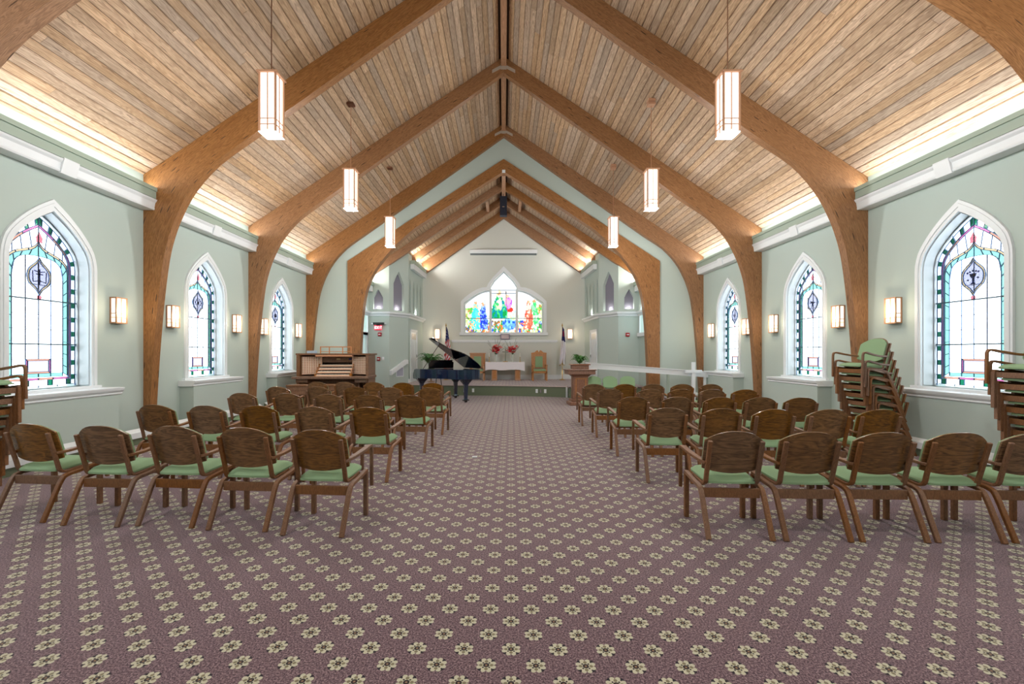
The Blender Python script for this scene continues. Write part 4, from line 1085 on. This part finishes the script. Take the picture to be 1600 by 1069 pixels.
def stack(fx, fy, rz, n, pitch, lab, grp='stacked armchairs'):
    """fx, fy: where the arm fronts of the topmost chair stand"""
    f = Vector((-math.sin(rz), math.cos(rz), 0)); base = Vector((fx, fy, 0))-f*(0.286+0.036*(n-1))
    for k in range(n):
        p = base+f*0.036*k
        nm_ = 'bottom chair' if k == 0 else ('topmost chair' if k == n-1 else '%s chair up' % ORD[k])
        place_chair(p.x, p.y, rz, '%s in the stack of green-seated armchairs %s' % (nm_, lab), grp, z=pitch*k)
R_ = math.radians
stack(5.09, 6.60, R_(90), 8, 0.121, 'before the first arch on the right')
stack(5.31, 4.61, R_(90), 8, 0.125, 'at the right picture edge')
stack(-5.31, 4.66, -R_(90), 7, 0.117, 'at the left picture edge')
# three armless green padded chairs near the ramp
gc = make_chair('side_chair', M['chair_leg'], M['green'], M['green'], arms=False)
for k, (x, a) in enumerate(((2.62, 0.1), (3.07, 0.0), (3.55, -0.25))):
    o = gc if k == 0 else dup(gc)
    o.location = (x, 12.75, 0); o.rotation_euler = (0, 0, PI+a); o.scale = (0.9, 0.9, 0.95)
    o['label'] = 'green padded side chair facing the camera, %s of three right of the lectern' % ['leftmost', 'middle', 'rightmost'][k]; o['group'] = 'green chairs facing the camera'

# ---------------------------------------------------------------- grand piano
rz = math.radians(210)
pn = thing('grand_piano', 'black grand piano with raised lid standing before the stage', 'piano', (-2.25, 14.60, 0), rz)
RIM = smooth_curve([(0.75, 0.55), (0.74, 0.72), (0.60, 0.98), (0.38, 1.18), (0.20, 1.40), (0.10, 1.65), (0.02, 1.86), (-0.18, 2.00), (-0.45, 2.02), (-0.67, 1.92), (-0.75, 1.70)], 4)
plan = [(-0.75, 0.28), (0.75, 0.28)]+RIM
mb = MB(); mb.prism(plan, lambda u, v, d: Vector((u, v, d)), 0.70, 0.985); mb.build('case', M['piano'], pn, smooth=True, bev=0.006)
mb = MB(); mb.prism([(-0.75, 0.0), (0.75, 0.0), (0.75, 0.30), (-0.75, 0.30)], lambda u, v, d: Vector((u, v, d)), 0.66, 0.74)
for s in (-1, 1): mb.prism([(0, 0.74), (0.30, 0.74), (0.30, 0.98), (0.12, 0.96), (0.04, 0.86), (0, 0.84)], lambda u, v, d: Vector((s*0.72+d, u, v)), -0.03, 0.03)
mb.build('keybed', M['piano_black'], pn, bev=0.004)
mb = MB(); mb.box(-0.62, 0.62, 0.02, 0.17, 0.74, 0.765); mb.build('keys', M['ivory'], pn)
mb = MB(); mb.prism([(a*1.012-0.003, 0.28+(b-0.28)*1.006) for a, b in plan], lambda u, v, d: Vector((u, v, d)), 0.70, 0.722); mb.build('rim_moulding', M['piano'], pn, smooth=True)
tl = math.radians(37)
LID = lambda u, v, d: Vector((-0.76+(u+0.76)*math.cos(tl)-d*math.sin(tl), v, 0.995+(u+0.76)*math.sin(tl)+d*math.cos(tl)))
mb = MB(); mb.prism([(-0.76, 0.62), (0.76, 0.62)]+[(a*1.01, b) for a, b in RIM if b > 0.63], LID, 0.0, 0.022); lid = mb.build('lid', M['piano_black'], pn, smooth=True, bev=0.003)
mb = MB(); mb.prism([(-0.76, 0.62), (0.76, 0.62), (0.76, 0.98), (-0.76, 0.98)], LID, 0.028, 0.046); mb.build('lid_flap', M['piano'], lid, bev=0.003)
a_ = Vector((0.72, 0.85, 0.99)); b_ = LID(0.45, 0.85, 0)
mb = MB(); mb.tube([a_, b_], 0.010, 6); mb.build('prop_stick', M['piano_black'], pn)
mb = MB(); mb.prism([(-0.42, 0.99), (0.42, 0.99), (0.42, 1.18), (0.36, 1.21), (0.40, 1.25), (-0.40, 1.25), (-0.36, 1.21), (-0.42, 1.18)], lambda u, v, d: Vector((u, 0.50+(v-0.99)*0.15+d, v)), 0, 0.02); mb.build('music_desk', M['piano_black'], pn)
for x, y in ((-0.58, 0.34), (0.58, 0.34), (-0.30, 1.72)):
    mb = MB()
    for (w0, z0), (w1, z1) in zip([(0.055, 0.08), (0.045, 0.12), (0.062, 0.52), (0.10, 0.58), (0.16, 0.66)], [(0.045, 0.12), (0.062, 0.52), (0.10, 0.58), (0.16, 0.66), (0.17, 0.70)]):
        mb.add([(x-w0, y-w0*0.6, z0), (x+w0, y-w0*0.6, z0), (x+w0, y+w0*0.6, z0), (x-w0, y+w0*0.6, z0), (x-w1, y-w1*0.6, z1), (x+w1, y-w1*0.6, z1), (x+w1, y+w1*0.6, z1), (x-w1, y+w1*0.6, z1)],
               [(0, 1, 2, 3), (4, 5, 6, 7), (0, 1, 5, 4), (1, 2, 6, 5), (2, 3, 7, 6), (3, 0, 4, 7)])
    lg = mb.build('leg', M['piano'], pn)
    mb = MB(); mb.box(x-0.10, x+0.10, y-0.04, y+0.04, 0.055, 0.085); mb.sweep([(x-0.035, y, 0.04), (x+0.035, y, 0.04)], [(0.038*math.cos(k*PI/5), 0.038*math.sin(k*PI/5)) for k in range(10)], up=(0, 0, 1)); mb.build('caster', M['piano_black'], lg)
mb = MB()
for s in (-1, 1): mb.tube([(s*0.07, 0.30, 0.70), (s*0.10, 0.30, 0.45), (s*0.10, 0.28, 0.16)], 0.014, 6)
mb.box(-0.15, 0.15, 0.20, 0.34, 0.10, 0.16)
for s in (-1, 0, 1): mb.box(s*0.07-0.015, s*0.07+0.015, 0.12, 0.20, 0.10, 0.115)
mb.build('pedal_lyre', M['piano_black'], pn)

# fern on a stand behind the piano, fern on the lectern
def fern(name, label, loc, r, h, n, pot=True, seed=1, mat='leaf', stand=0.0):
    R = random.Random(seed); t = thing(name, label, 'plant', loc)
    if stand:
        mb = MB(); mb.lathe([(0.14, 0), (0.14, 0.02), (0.03, 0.05), (0.03, stand-0.05), (0.13, stand-0.03), (0.13, stand)]); mb.build('plant_stand', M['organ_wood'], t, smooth=True)
    if pot:
        mb = MB(); mb.lathe([(0.075, stand), (0.11, stand+0.17), (0.12, stand+0.18), (0.10, stand+0.18), (0.10, stand+0.16), (0.0, stand+0.16)]); mb.build('pot', plain('terracotta_'+name, lin(120, 84, 64), 0.7), t, smooth=True)
    z0 = stand+(0.15 if pot else 0)
    for k in range(n):
        a = 2*PI*k/n+R.uniform(-0.3, 0.3); L = r*R.uniform(0.7, 1.05); hh = h*R.uniform(0.5, 1.0)
        mb = MB(); m_ = 9; P = []
        for i in range(m_+1):
            u = i/m_; P.append(Vector((math.cos(a)*L*u, math.sin(a)*L*u, z0+hh*math.sin(u*PI*0.72)*1.1-0.05*u)))
        mb.tube(P, 0.003, 4)
        side = Vector((-math.sin(a), math.cos(a), 0))
        for i in range(1, m_+1):
            for s in (-1, 1):
                wd_ = L*0.26*math.sin(PI*(0.15+0.85*i/m_))+0.01; t_ = (P[i]-P[i-1])
                q = P[i]+side*s*wd_+t_*0.5-Vector((0, 0, wd_*0.3))
                mb.add([P[i]-t_*0.35, q, P[i]+t_*0.45, P[i]+Vector((0, 0, 0.004))], [(0, 1, 2), (0, 1, 3), (1, 2, 3)])
        mb.build('frond', M[mat], t, fix=False)
    return t
fern('potted_fern', 'green fern on a stand behind the piano music desk', (-2.75, 16.85, 0.375), 0.60, 0.46, 22, seed=4, stand=0.50)

# ---------------------------------------------------------------- lectern
lt = thing('lectern', 'panelled walnut lectern with a wide slab top', 'lectern', (2.17, 12.72, 0), 0.06)
def lbox(nm, w, d, z0, z1, bev=0.006, mat='lectern_wood'):
    return MB().box(-w/2, w/2, -d/2, d/2, z0, z1).build(nm, M[mat], lt, bev=bev)
lbox('plinth', 0.66, 0.52, 0, 0.10, 0.012); lbox('plinth', 0.54, 0.42, 0.10, 0.17, 0.012); lbox('column', 0.42, 0.32, 0.17, 0.82)
mb = MB(); mb.add([(-0.21, -0.16, 0.80), (0.21, -0.16, 0.80), (0.21, 0.16, 0.80), (-0.21, 0.16, 0.80), (-0.30, -0.22, 0.875), (0.30, -0.22, 0.875), (0.30, 0.22, 0.875), (-0.30, 0.22, 0.875)], [(0, 1, 2, 3), (4, 5, 6, 7), (0, 1, 5, 4), (1, 2, 6, 5), (2, 3, 7, 6), (3, 0, 4, 7)]); mb.build('capital', M['lectern_wood'], lt)
lbox('desk', 0.78, 0.56, 0.875, 0.985); lbox('desk_edge', 0.84, 0.62, 0.985, 1.015, 0.008)
lbox('shelf_box', 0.46, 0.34, 1.015, 1.13); lbox('shelf_edge', 0.54, 0.40, 1.13, 1.16, 0.006)
mb = MB()
for a, b, c, d in ((-0.15, -0.125, 0.24, 0.76), (0.125, 0.15, 0.24, 0.76), (-0.15, 0.15, 0.24, 0.265), (-0.15, 0.15, 0.735, 0.76)): mb.box(a, b, -0.172, -0.16, c, d)
mb.build('panel_moulding', M['oak'], lt)
fern('tabletop_fern', 'low bushy fern sitting on top of the lectern', (2.17, 12.72, 1.16), 0.33, 0.30, 22, pot=False, seed=9)
o = MB().box(-0.10, 0.10, -0.07, 0.07, 0, 0.02).build('papers', M['white']); o.location = (2.52, 12.62, 1.015); tag(o, 'white papers lying on the right of the lectern desk', 'paper')

# ---------------------------------------------------------------- altar group
ST = 0.375
al = thing('altar_table', 'oak altar table with two square pedestals', 'table', (0.03, 18.0, ST))
for x in (-0.40, 0.53):
    MB().box(x-0.11, x+0.11, -0.25, 0.25, 0, 0.70).build('pedestal', M['oak'], al, bev=0.006)
    MB().box(x-0.07, x+0.07, -0.262, -0.25, 0.08, 0.60).build('pedestal_panel', M['oak'], al, bev=0.004)
MB().box(-0.72, 0.76, -0.30, 0.30, 0.70, 0.735).build('table_top', M['oak'], al)
mb = MB(); N_ = 48; x0, x1, y0, y1 = -0.76, 0.80, -0.33, 0.33
per = []
for k in range(N_):
    u = k/N_*4; s_, f_ = int(u), u-int(u)
    per.append([(x0+(x1-x0)*f_, y0), (x1, y0+(y1-y0)*f_), (x1-(x1-x0)*f_, y1), (x0, y1-(y1-y0)*f_)][s_])
tp = [(a, b, 0.742) for a, b in per]; bt = [(a*(1.01+0.006*math.sin(k*2.1)), b*(1.02+0.012*math.sin(k*1.7)), 0.43+0.015*math.sin(k*0.9)-(0.03 if abs(a) > 0.7 else 0)) for k, (a, b) in enumerate(per)]
mb.add(tp+bt, [tuple(range(N_))]+[(k, (k+1) % N_, N_+(k+1) % N_, N_+k) for k in range(N_)]); cl = mb.build('altar_cloth', M['white_cloth'], None, smooth=True)
cl.location = (0.03, 18.0, ST); tag(cl, 'white cloth draped over the altar table', 'tablecloth')
AZ = ST+0.745
def bouquet(x, label, seed):
    R = random.Random(seed); t = thing('flower_arrangement', label, 'flowers', (x, 18.0, AZ), 0, 'red flower arrangements')
    mb = MB(); mb.lathe([(0.05, 0), (0.02, 0.03), (0.025, 0.10), (0.05, 0.30), (0.045, 0.30), (0.0, 0.28)]); mb.build('vase', M['vase'], t, smooth=True)
    for k in range(13):
        a = R.uniform(0, 2*PI); sp = R.uniform(0.10, 0.42); h = R.uniform(0.55, 0.98)-sp*0.25
        P = [Vector((math.cos(a)*sp*u**1.2, math.sin(a)*sp*0.5*u**1.2, 0.28+(h-0.28)*u)) for u in (0, .25, .5, .75, 1)]
        mb = MB(); mb.tube(P, lambda q: 0.006*(1.2-q), 5)
        for j in range(4):
            c = P[3].lerp(P[4], j/3); mb.add([c+Vector((0.012, 0, 0)), c+Vector((-0.012, 0, 0)), c+Vector((0, 0.01, 0.03)), c+Vector((0, -0.01, 0.02))], [(0, 1, 2), (0, 1, 3), (1, 2, 3)])
        st_ = mb.build('stem', M['leaf_dark'], t, fix=False)
    for k in range(34):
        a = R.uniform(0, 2*PI); rr = R.uniform(0, 0.17); z = 0.36+R.uniform(0, 0.22)+(0.22*R.random() if k > 22 else 0)
        c = Vector((math.cos(a)*rr*(1.0 if k < 22 else 1.4), math.sin(a)*rr*0.7, z)); mb = MB(); rad = R.uniform(0.045, 0.075)
        for p in range(6):
            b = p*PI/3+R.random(); d = Vector((math.cos(b), math.sin(b)*0.8, R.uniform(-0.2, 0.9))).normalized(); e = d.cross(Vector((0, 0, 1))).normalized()
            mb.add([c, c+d*rad*0.6+e*rad*0.5, c+d*rad*1.2, c+d*rad*0.6-e*rad*0.5, c+d*rad*0.5+Vector((0, 0, rad*0.5))], [(0, 1, 4), (1, 2, 4), (2, 3, 4), (3, 0, 4)])
        mb.build('blossom', M['red'] if k < 22 else M['red_pale'], t, fix=False)
    for k in range(8):
        a = k*PI/4; mb = MB(); c = Vector((0, 0, 0.30)); d = Vector((math.cos(a), math.sin(a)*0.6, 0.1)); e = d.cross(Vector((0, 0, 1))).normalized()
        mb.add([c, c+d*0.08+e*0.03, c+d*0.17, c+d*0.08-e*0.03], [(0, 1, 2, 3)]); mb.build('leaf', M['leaf'], t, fix=False)
bouquet(-0.31, 'red gladiolus arrangement on the altar, left of the cross', 3)
bouquet(0.36, 'red gladiolus arrangement on the altar, right of the cross', 8)
t = thing('altar_cross', 'thin grey standing cross in the middle of the altar', 'cross', (0.07, 17.93, AZ))
mb = MB(); mb.box(-0.02, 0.02, -0.015, 0.015, 0.03, 0.54); mb.build('upright', M['pewter'], t); mb = MB(); mb.box(-0.12, 0.12, -0.013, 0.013, 0.38, 0.42); mb.build('crossbar', M['pewter'], t)
mb = MB(); mb.box(-0.09, 0.09, -0.06, 0.06, 0, 0.03); mb.build('base', M['brass'], t)
for x, nm in ((-0.58, 'left'), (0.66, 'right')):
    t = thing('candlestick', 'slim candlestick with white candle at the %s end of the altar' % nm, 'candlestick', (x, 17.95, AZ), 0, 'altar candlesticks')
    mb = MB(); mb.lathe([(0.045, 0), (0.045, 0.01), (0.012, 0.03), (0.01, 0.18), (0.025, 0.19), (0.012, 0.20)], n=10); mb.build('holder', M['brass'], t, smooth=True)
    mb = MB(); mb.lathe([(0.011, 0.20), (0.011, 0.36), (0.0, 0.365)], n=8); mb.build('candle', M['candle'], t)
t = thing('wall_plaque', 'small framed plaque hanging under the altar window', 'picture', (0.06, YE-0.10, 2.03))
mb = MB(); mb.box(-0.19, 0.19, -0.03, 0, 0.02, 0.24); mb.build('frame', plain('plaque_frame', lin(120, 110, 140), 0.4), t, bev=0.004)
mb = MB(); mb.box(-0.16, 0.16, -0.034, -0.03, 0.045, 0.215); mb.build('plate', plain('plaque_plate', lin(196, 180, 184), 0.4), t)

def throne(x, label, scroll):
    t = thing('throne_chair', label, 'chair', (x, 17.85, ST), 0, 'oak throne chairs')
    b = lambda nm, *a, m='oak', bev=0.005: MB().box(*a).build(nm, M[m], t, bev=bev)
    for s in (-1, 1):
        b('leg', s*0.27-0.035, s*0.27+0.035, 0.20, 0.27, 0, 1.08); b('leg', s*0.27-0.03, s*0.27+0.03, -0.28, -0.22, 0, 0.60)
        b('arm', s*0.27-0.035, s*0.27+0.035, -0.31, 0.24, 0.60, 0.64)
    b('seat_frame', -0.30, 0.30, -0.28, 0.26, 0.30, 0.38); b('seat_cushion', -0.25, 0.25, -0.27, 0.20, 0.38, 0.45, m='green', bev=0.02)
    b('back_frame', -0.24, 0.24, 0.21, 0.25, 0.48, 1.06); b('back_pad', -0.15, 0.15, 0.18, 0.215, 0.52, 0.97, m='green', bev=0.012)
    mb = MB(); F = lambda u, v, d: Vector((u, d, v))
    if scroll:
        for s in (-1, 1): mb.prism([(0, 1.06), (s*0.31, 1.06), (s*0.31, 1.11), (s*0.18, 1.13), (s*0.10, 1.20), (s*0.04, 1.215), (s*0.02, 1.17), (0, 1.12)][::s], F, 0.19, 0.28)
    else: mb.box(-0.33, 0.33, 0.17, 0.30, 1.06, 1.11)
    mb.build('crest', M['oak'], t, bev=0.003)
throne(1.43, 'oak throne chair with scrolled crest right of the altar', True)
throne(-1.06, 'flat-topped oak throne chair partly behind the raised piano lid', False)

# flags
def flag(name, label, loc, us):
    R = random.Random(5); t = thing(name, label, 'flag', loc)
    mb = MB(); mb.lathe([(0.13, 0), (0.13, 0.015), (0.02, 0.05), (0.014, 0.06), (0.014, 2.2), (0.03, 2.22), (0.02, 2.26), (0.0, 2.34)], n=10); mb.build('pole', M['brass'], t, smooth=True)
    nu, nv = 26, 34; vs = []; fs = []; ms = []
    Z1, Z0 = 2.17, 0.75 if us else 0.62
    for j in range(nv+1):
        w_ = j/nv; z = Z1-(Z1-Z0)*w_
        spread = 0.05+0.19*min(1, w_*1.6)
        for i in range(nu+1):
            u = i/nu
            x = (0.02+spread*u)*(1 if not us else 1)-0.06*w_ - (0.04 if us else 0.10)*w_; y = -0.03-0.045*math.sin(u*PI*5+w_*2)*(0.3+w_)
            vs.append((x, y, z-0.10*u*(1-w_)-0.05*math.sin(u*9)*w_))
    for j in range(nv):
        for i in range(nu):
            u, w_ = (i+.5)/nu, (j+.5)/nv; a = j*(nu+1)+i; fs.append((a, a+1, a+nu+2, a+nu+1))
            if us:
                if w_ < 0.42-0.12*u: ms.append(2 if (i % 4 == 1 and j % 3 == 1) else 0)
                else: ms.append(1 if int((u*1.7+w_*3.2)*3.6) % 2 else 2)
            else:
                if w_ < 0.34: ms.append(0 if not (0.10 < w_ < 0.24 and 0.35 < u < 0.65) else 1)
                else: ms.append(2 if w_ < 0.965 else 3)
    me = bpy.data.meshes.new('flag_cloth'); me.from_pydata(vs, [], fs)
    for k in ('flag_blue', 'flag_red', 'flag_white', 'fringe'): me.materials.append(M[k])
    for p, m_ in zip(me.polygons, ms): p.material_index = m_; p.use_smooth = True
    o = obj('flag_cloth', me, t); so = o.modifiers.new('thick', 'SOLIDIFY'); so.thickness = 0.004
    return t
flag('national_flag', 'red, white and blue striped flag drooping behind the piano', (-2.36, 18.2, ST), True)
flag('white_flag', 'white flag with blue corner drooping right of the altar', (2.40, 18.2, ST), False)

# screen, hanging speaker
t = thing('projector_screen', 'white projector screen case high on the end wall', 'screen', (0, YE-0.03, 0))
MB().box(-1.42, 1.42, -0.14, 0, 5.66, 5.82).build('case', M['white'], t, bev=0.01)
MB().box(-1.40, 1.38, -0.11, -0.04, 5.60, 5.66).build('screen_roll', plain('screen_roll_grey', lin(96, 108, 112), 0.5), t)
t = thing('hanging_speaker', 'black loudspeaker hanging under the chancel ridge', 'speaker', (-0.01, 15.9, 6.36), 0)
MB().box(-0.125, 0.125, -0.15, 0.10, 0, 0.68).build('cabinet', plain('speaker_navy', lin(20, 26, 44), 0.6), t, bev=0.01)
MB().box(-0.04, 0.04, -0.158, -0.15, 0.28, 0.31).build('badge', M['chrome'], t)
MB().box(-0.03, 0.03, -0.03, 0.03, 0.68, 0.80).build('mounting_bracket', M['chrome'], t)

# ---------------------------------------------------------------- organ
og = thing('organ_console', 'wide walnut organ console with stop jambs and stacked keyboards', 'organ', (-4.52, 11.75, 0), math.radians(4))
B = lambda nm, *a, m='organ_wood', p=None, bev=0.004: MB().box(*a).build(nm, M[m], p or og, bev=bev)
B('side_panel', -0.93, -0.86, 0, 0.85, 0, 1.42); B('side_panel', 0.86, 0.93, 0, 0.85, 0, 1.42); B('back_panel', -0.93, 0.93, 0.80, 0.85, 0, 1.42)
B('top_board', -0.97, 0.97, 0.05, 0.90, 1.42, 1.465); B('side_panel', 0.62, 0.66, 0.15, 0.8, 0, 0.86)
B('key_table', -0.97, 0.97, -0.22, 0.80, 0.80, 0.86); B('knee_panel', -0.86, 0.86, 0.42, 0.45, 0.10, 0.80); B('end_block', -0.90, -0.60, -0.12, 0.2, 0.70, 0.80); B('end_block', 0.60, 0.90, -0.12, 0.2, 0.70, 0.80)
B('pedal_board', -0.62, 0.55, -0.35, 0.40, 0.06, 0.13, m='piano_black')
for s in (-1, 1):
    pl = MB(); F = lambda u, v, d, s=s: Vector((s*(0.36+u*0.46), 0.30-0.20*u+d-0.03, v)) if False else Vector((s*(0.40+u*0.44), 0.42-0.26*u-d, v))
    pl.prism([(0, 0.90), (1, 0.90), (1, 1.38), (0, 1.38)], F, 0, 0.02); jp = pl.build('stop_jamb', M['jamb'], og)
    kn = MB(); kd = MB()
    for i in range(8):
        for j in range(10):
            u = 0.10+i*0.115; v = 0.935+j*0.045
            c = F(u, v, 0.02); c2 = F(u, v, 0.05); kn.tube([c, c2], 0.0125, 6)
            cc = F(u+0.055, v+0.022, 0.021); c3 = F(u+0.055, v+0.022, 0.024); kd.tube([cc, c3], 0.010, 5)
    o = kn.build('stop_knobs', M['ivory'], jp); o['kind'] = 'stuff'; o = kd.build('stop_dark_dots', M['black'], jp); o['kind'] = 'stuff'  # small black dots set between the ivory knobs
for k in range(4):
    z = 0.88+k*0.085; y = 0.02+k*0.11
    B('manual', -0.42, 0.42, y, y+0.14, z, z+0.025, m='ivory', bev=0.002)
    B('key_slip', -0.44, 0.44, y-0.012, y, z-0.03, z+0.012, m='jamb', bev=0.002)
    mb = MB()
    for q in range(36):
        if q % 7 in (2, 6): continue
        mb.box(-0.41+q*0.0232, -0.40+q*0.0232, y+0.06, y+0.14, z+0.025, z+0.034)
    o = mb.build('black_keys', M['black'], og); o['kind'] = 'stuff'
    for s in (-1, 1): B('key_cheek', s*0.455-0.02, s*0.455+0.02, y-0.02, y+0.16, z-0.03, z+0.05, m='oak', bev=0.008)
B('upper_rail', -0.42, 0.42, 0.44, 0.47, 1.22, 1.38, m='organ_wood'); B('display', -0.03, 0.07, 0.435, 0.44, 1.29, 1.33, m='exit_letters' if False else 'fringe'); B('display', 0.30, 0.38, 0.435, 0.44, 1.29, 1.33, m='flag_blue')
B('music_ledge', -0.46, 0.50, 0.05, 0.20, 1.38, 1.42, m='organ_light')
mb = MB()
for a in (-0.36, -0.13, 0.22, 0.44): mb.box(a-0.012, a+0.012, 0.14, 0.16, 1.42, 1.64)
mb.box(-0.37, 0.45, 0.14, 0.16, 1.625, 1.65); mb.box(-0.37, 0.45, 0.14, 0.16, 1.42, 1.445); mb.box(-0.37, 0.45, 0.145, 0.155, 1.505, 1.52); mb.build('music_desk', M['organ_light'], og)
o = MB().box(-0.11, 0.11, -0.08, 0.08, 0, 0.07).build('tissue_box', plain('tissue_box_print', lin(170, 196, 220), 0.6), None, bev=0.004); o.location = (-5.18, 12.02, 1.467); tag(o, 'pale blue tissue box on the left of the organ top', 'box')
t = thing('organ_bench', 'dark wooden organ bench in front of the organ console', 'bench', (-4.55, 10.95, 0), math.radians(4))
MB().box(-0.72, 0.60, -0.18, 0.18, 0.66, 0.70).build('seat', M['organ_wood'], t, bev=0.006)
MB().box(-0.66, 0.54, -0.16, -0.13, 0.46, 0.66).build('drawer_front', M['organ_wood'], t, bev=0.004)
MB().box(-0.66, 0.54, -0.165, -0.16, 0.555, 0.562).build('drawer_gap', M['groove'], t)
for x in (-0.68, 0.56): MB().box(x-0.03, x+0.03, -0.16, 0.16, 0, 0.66).build('leg', M['organ_wood'], t, bev=0.004)
# small card lying in the aisle
o = MB().box(-0.035, 0.035, -0.03, 0.03, 0, 0.012).build('floor_card', M['white']); o.location = (-0.41, 6.28, 0.001); tag(o, 'small white card lying in the middle of the aisle', 'card')
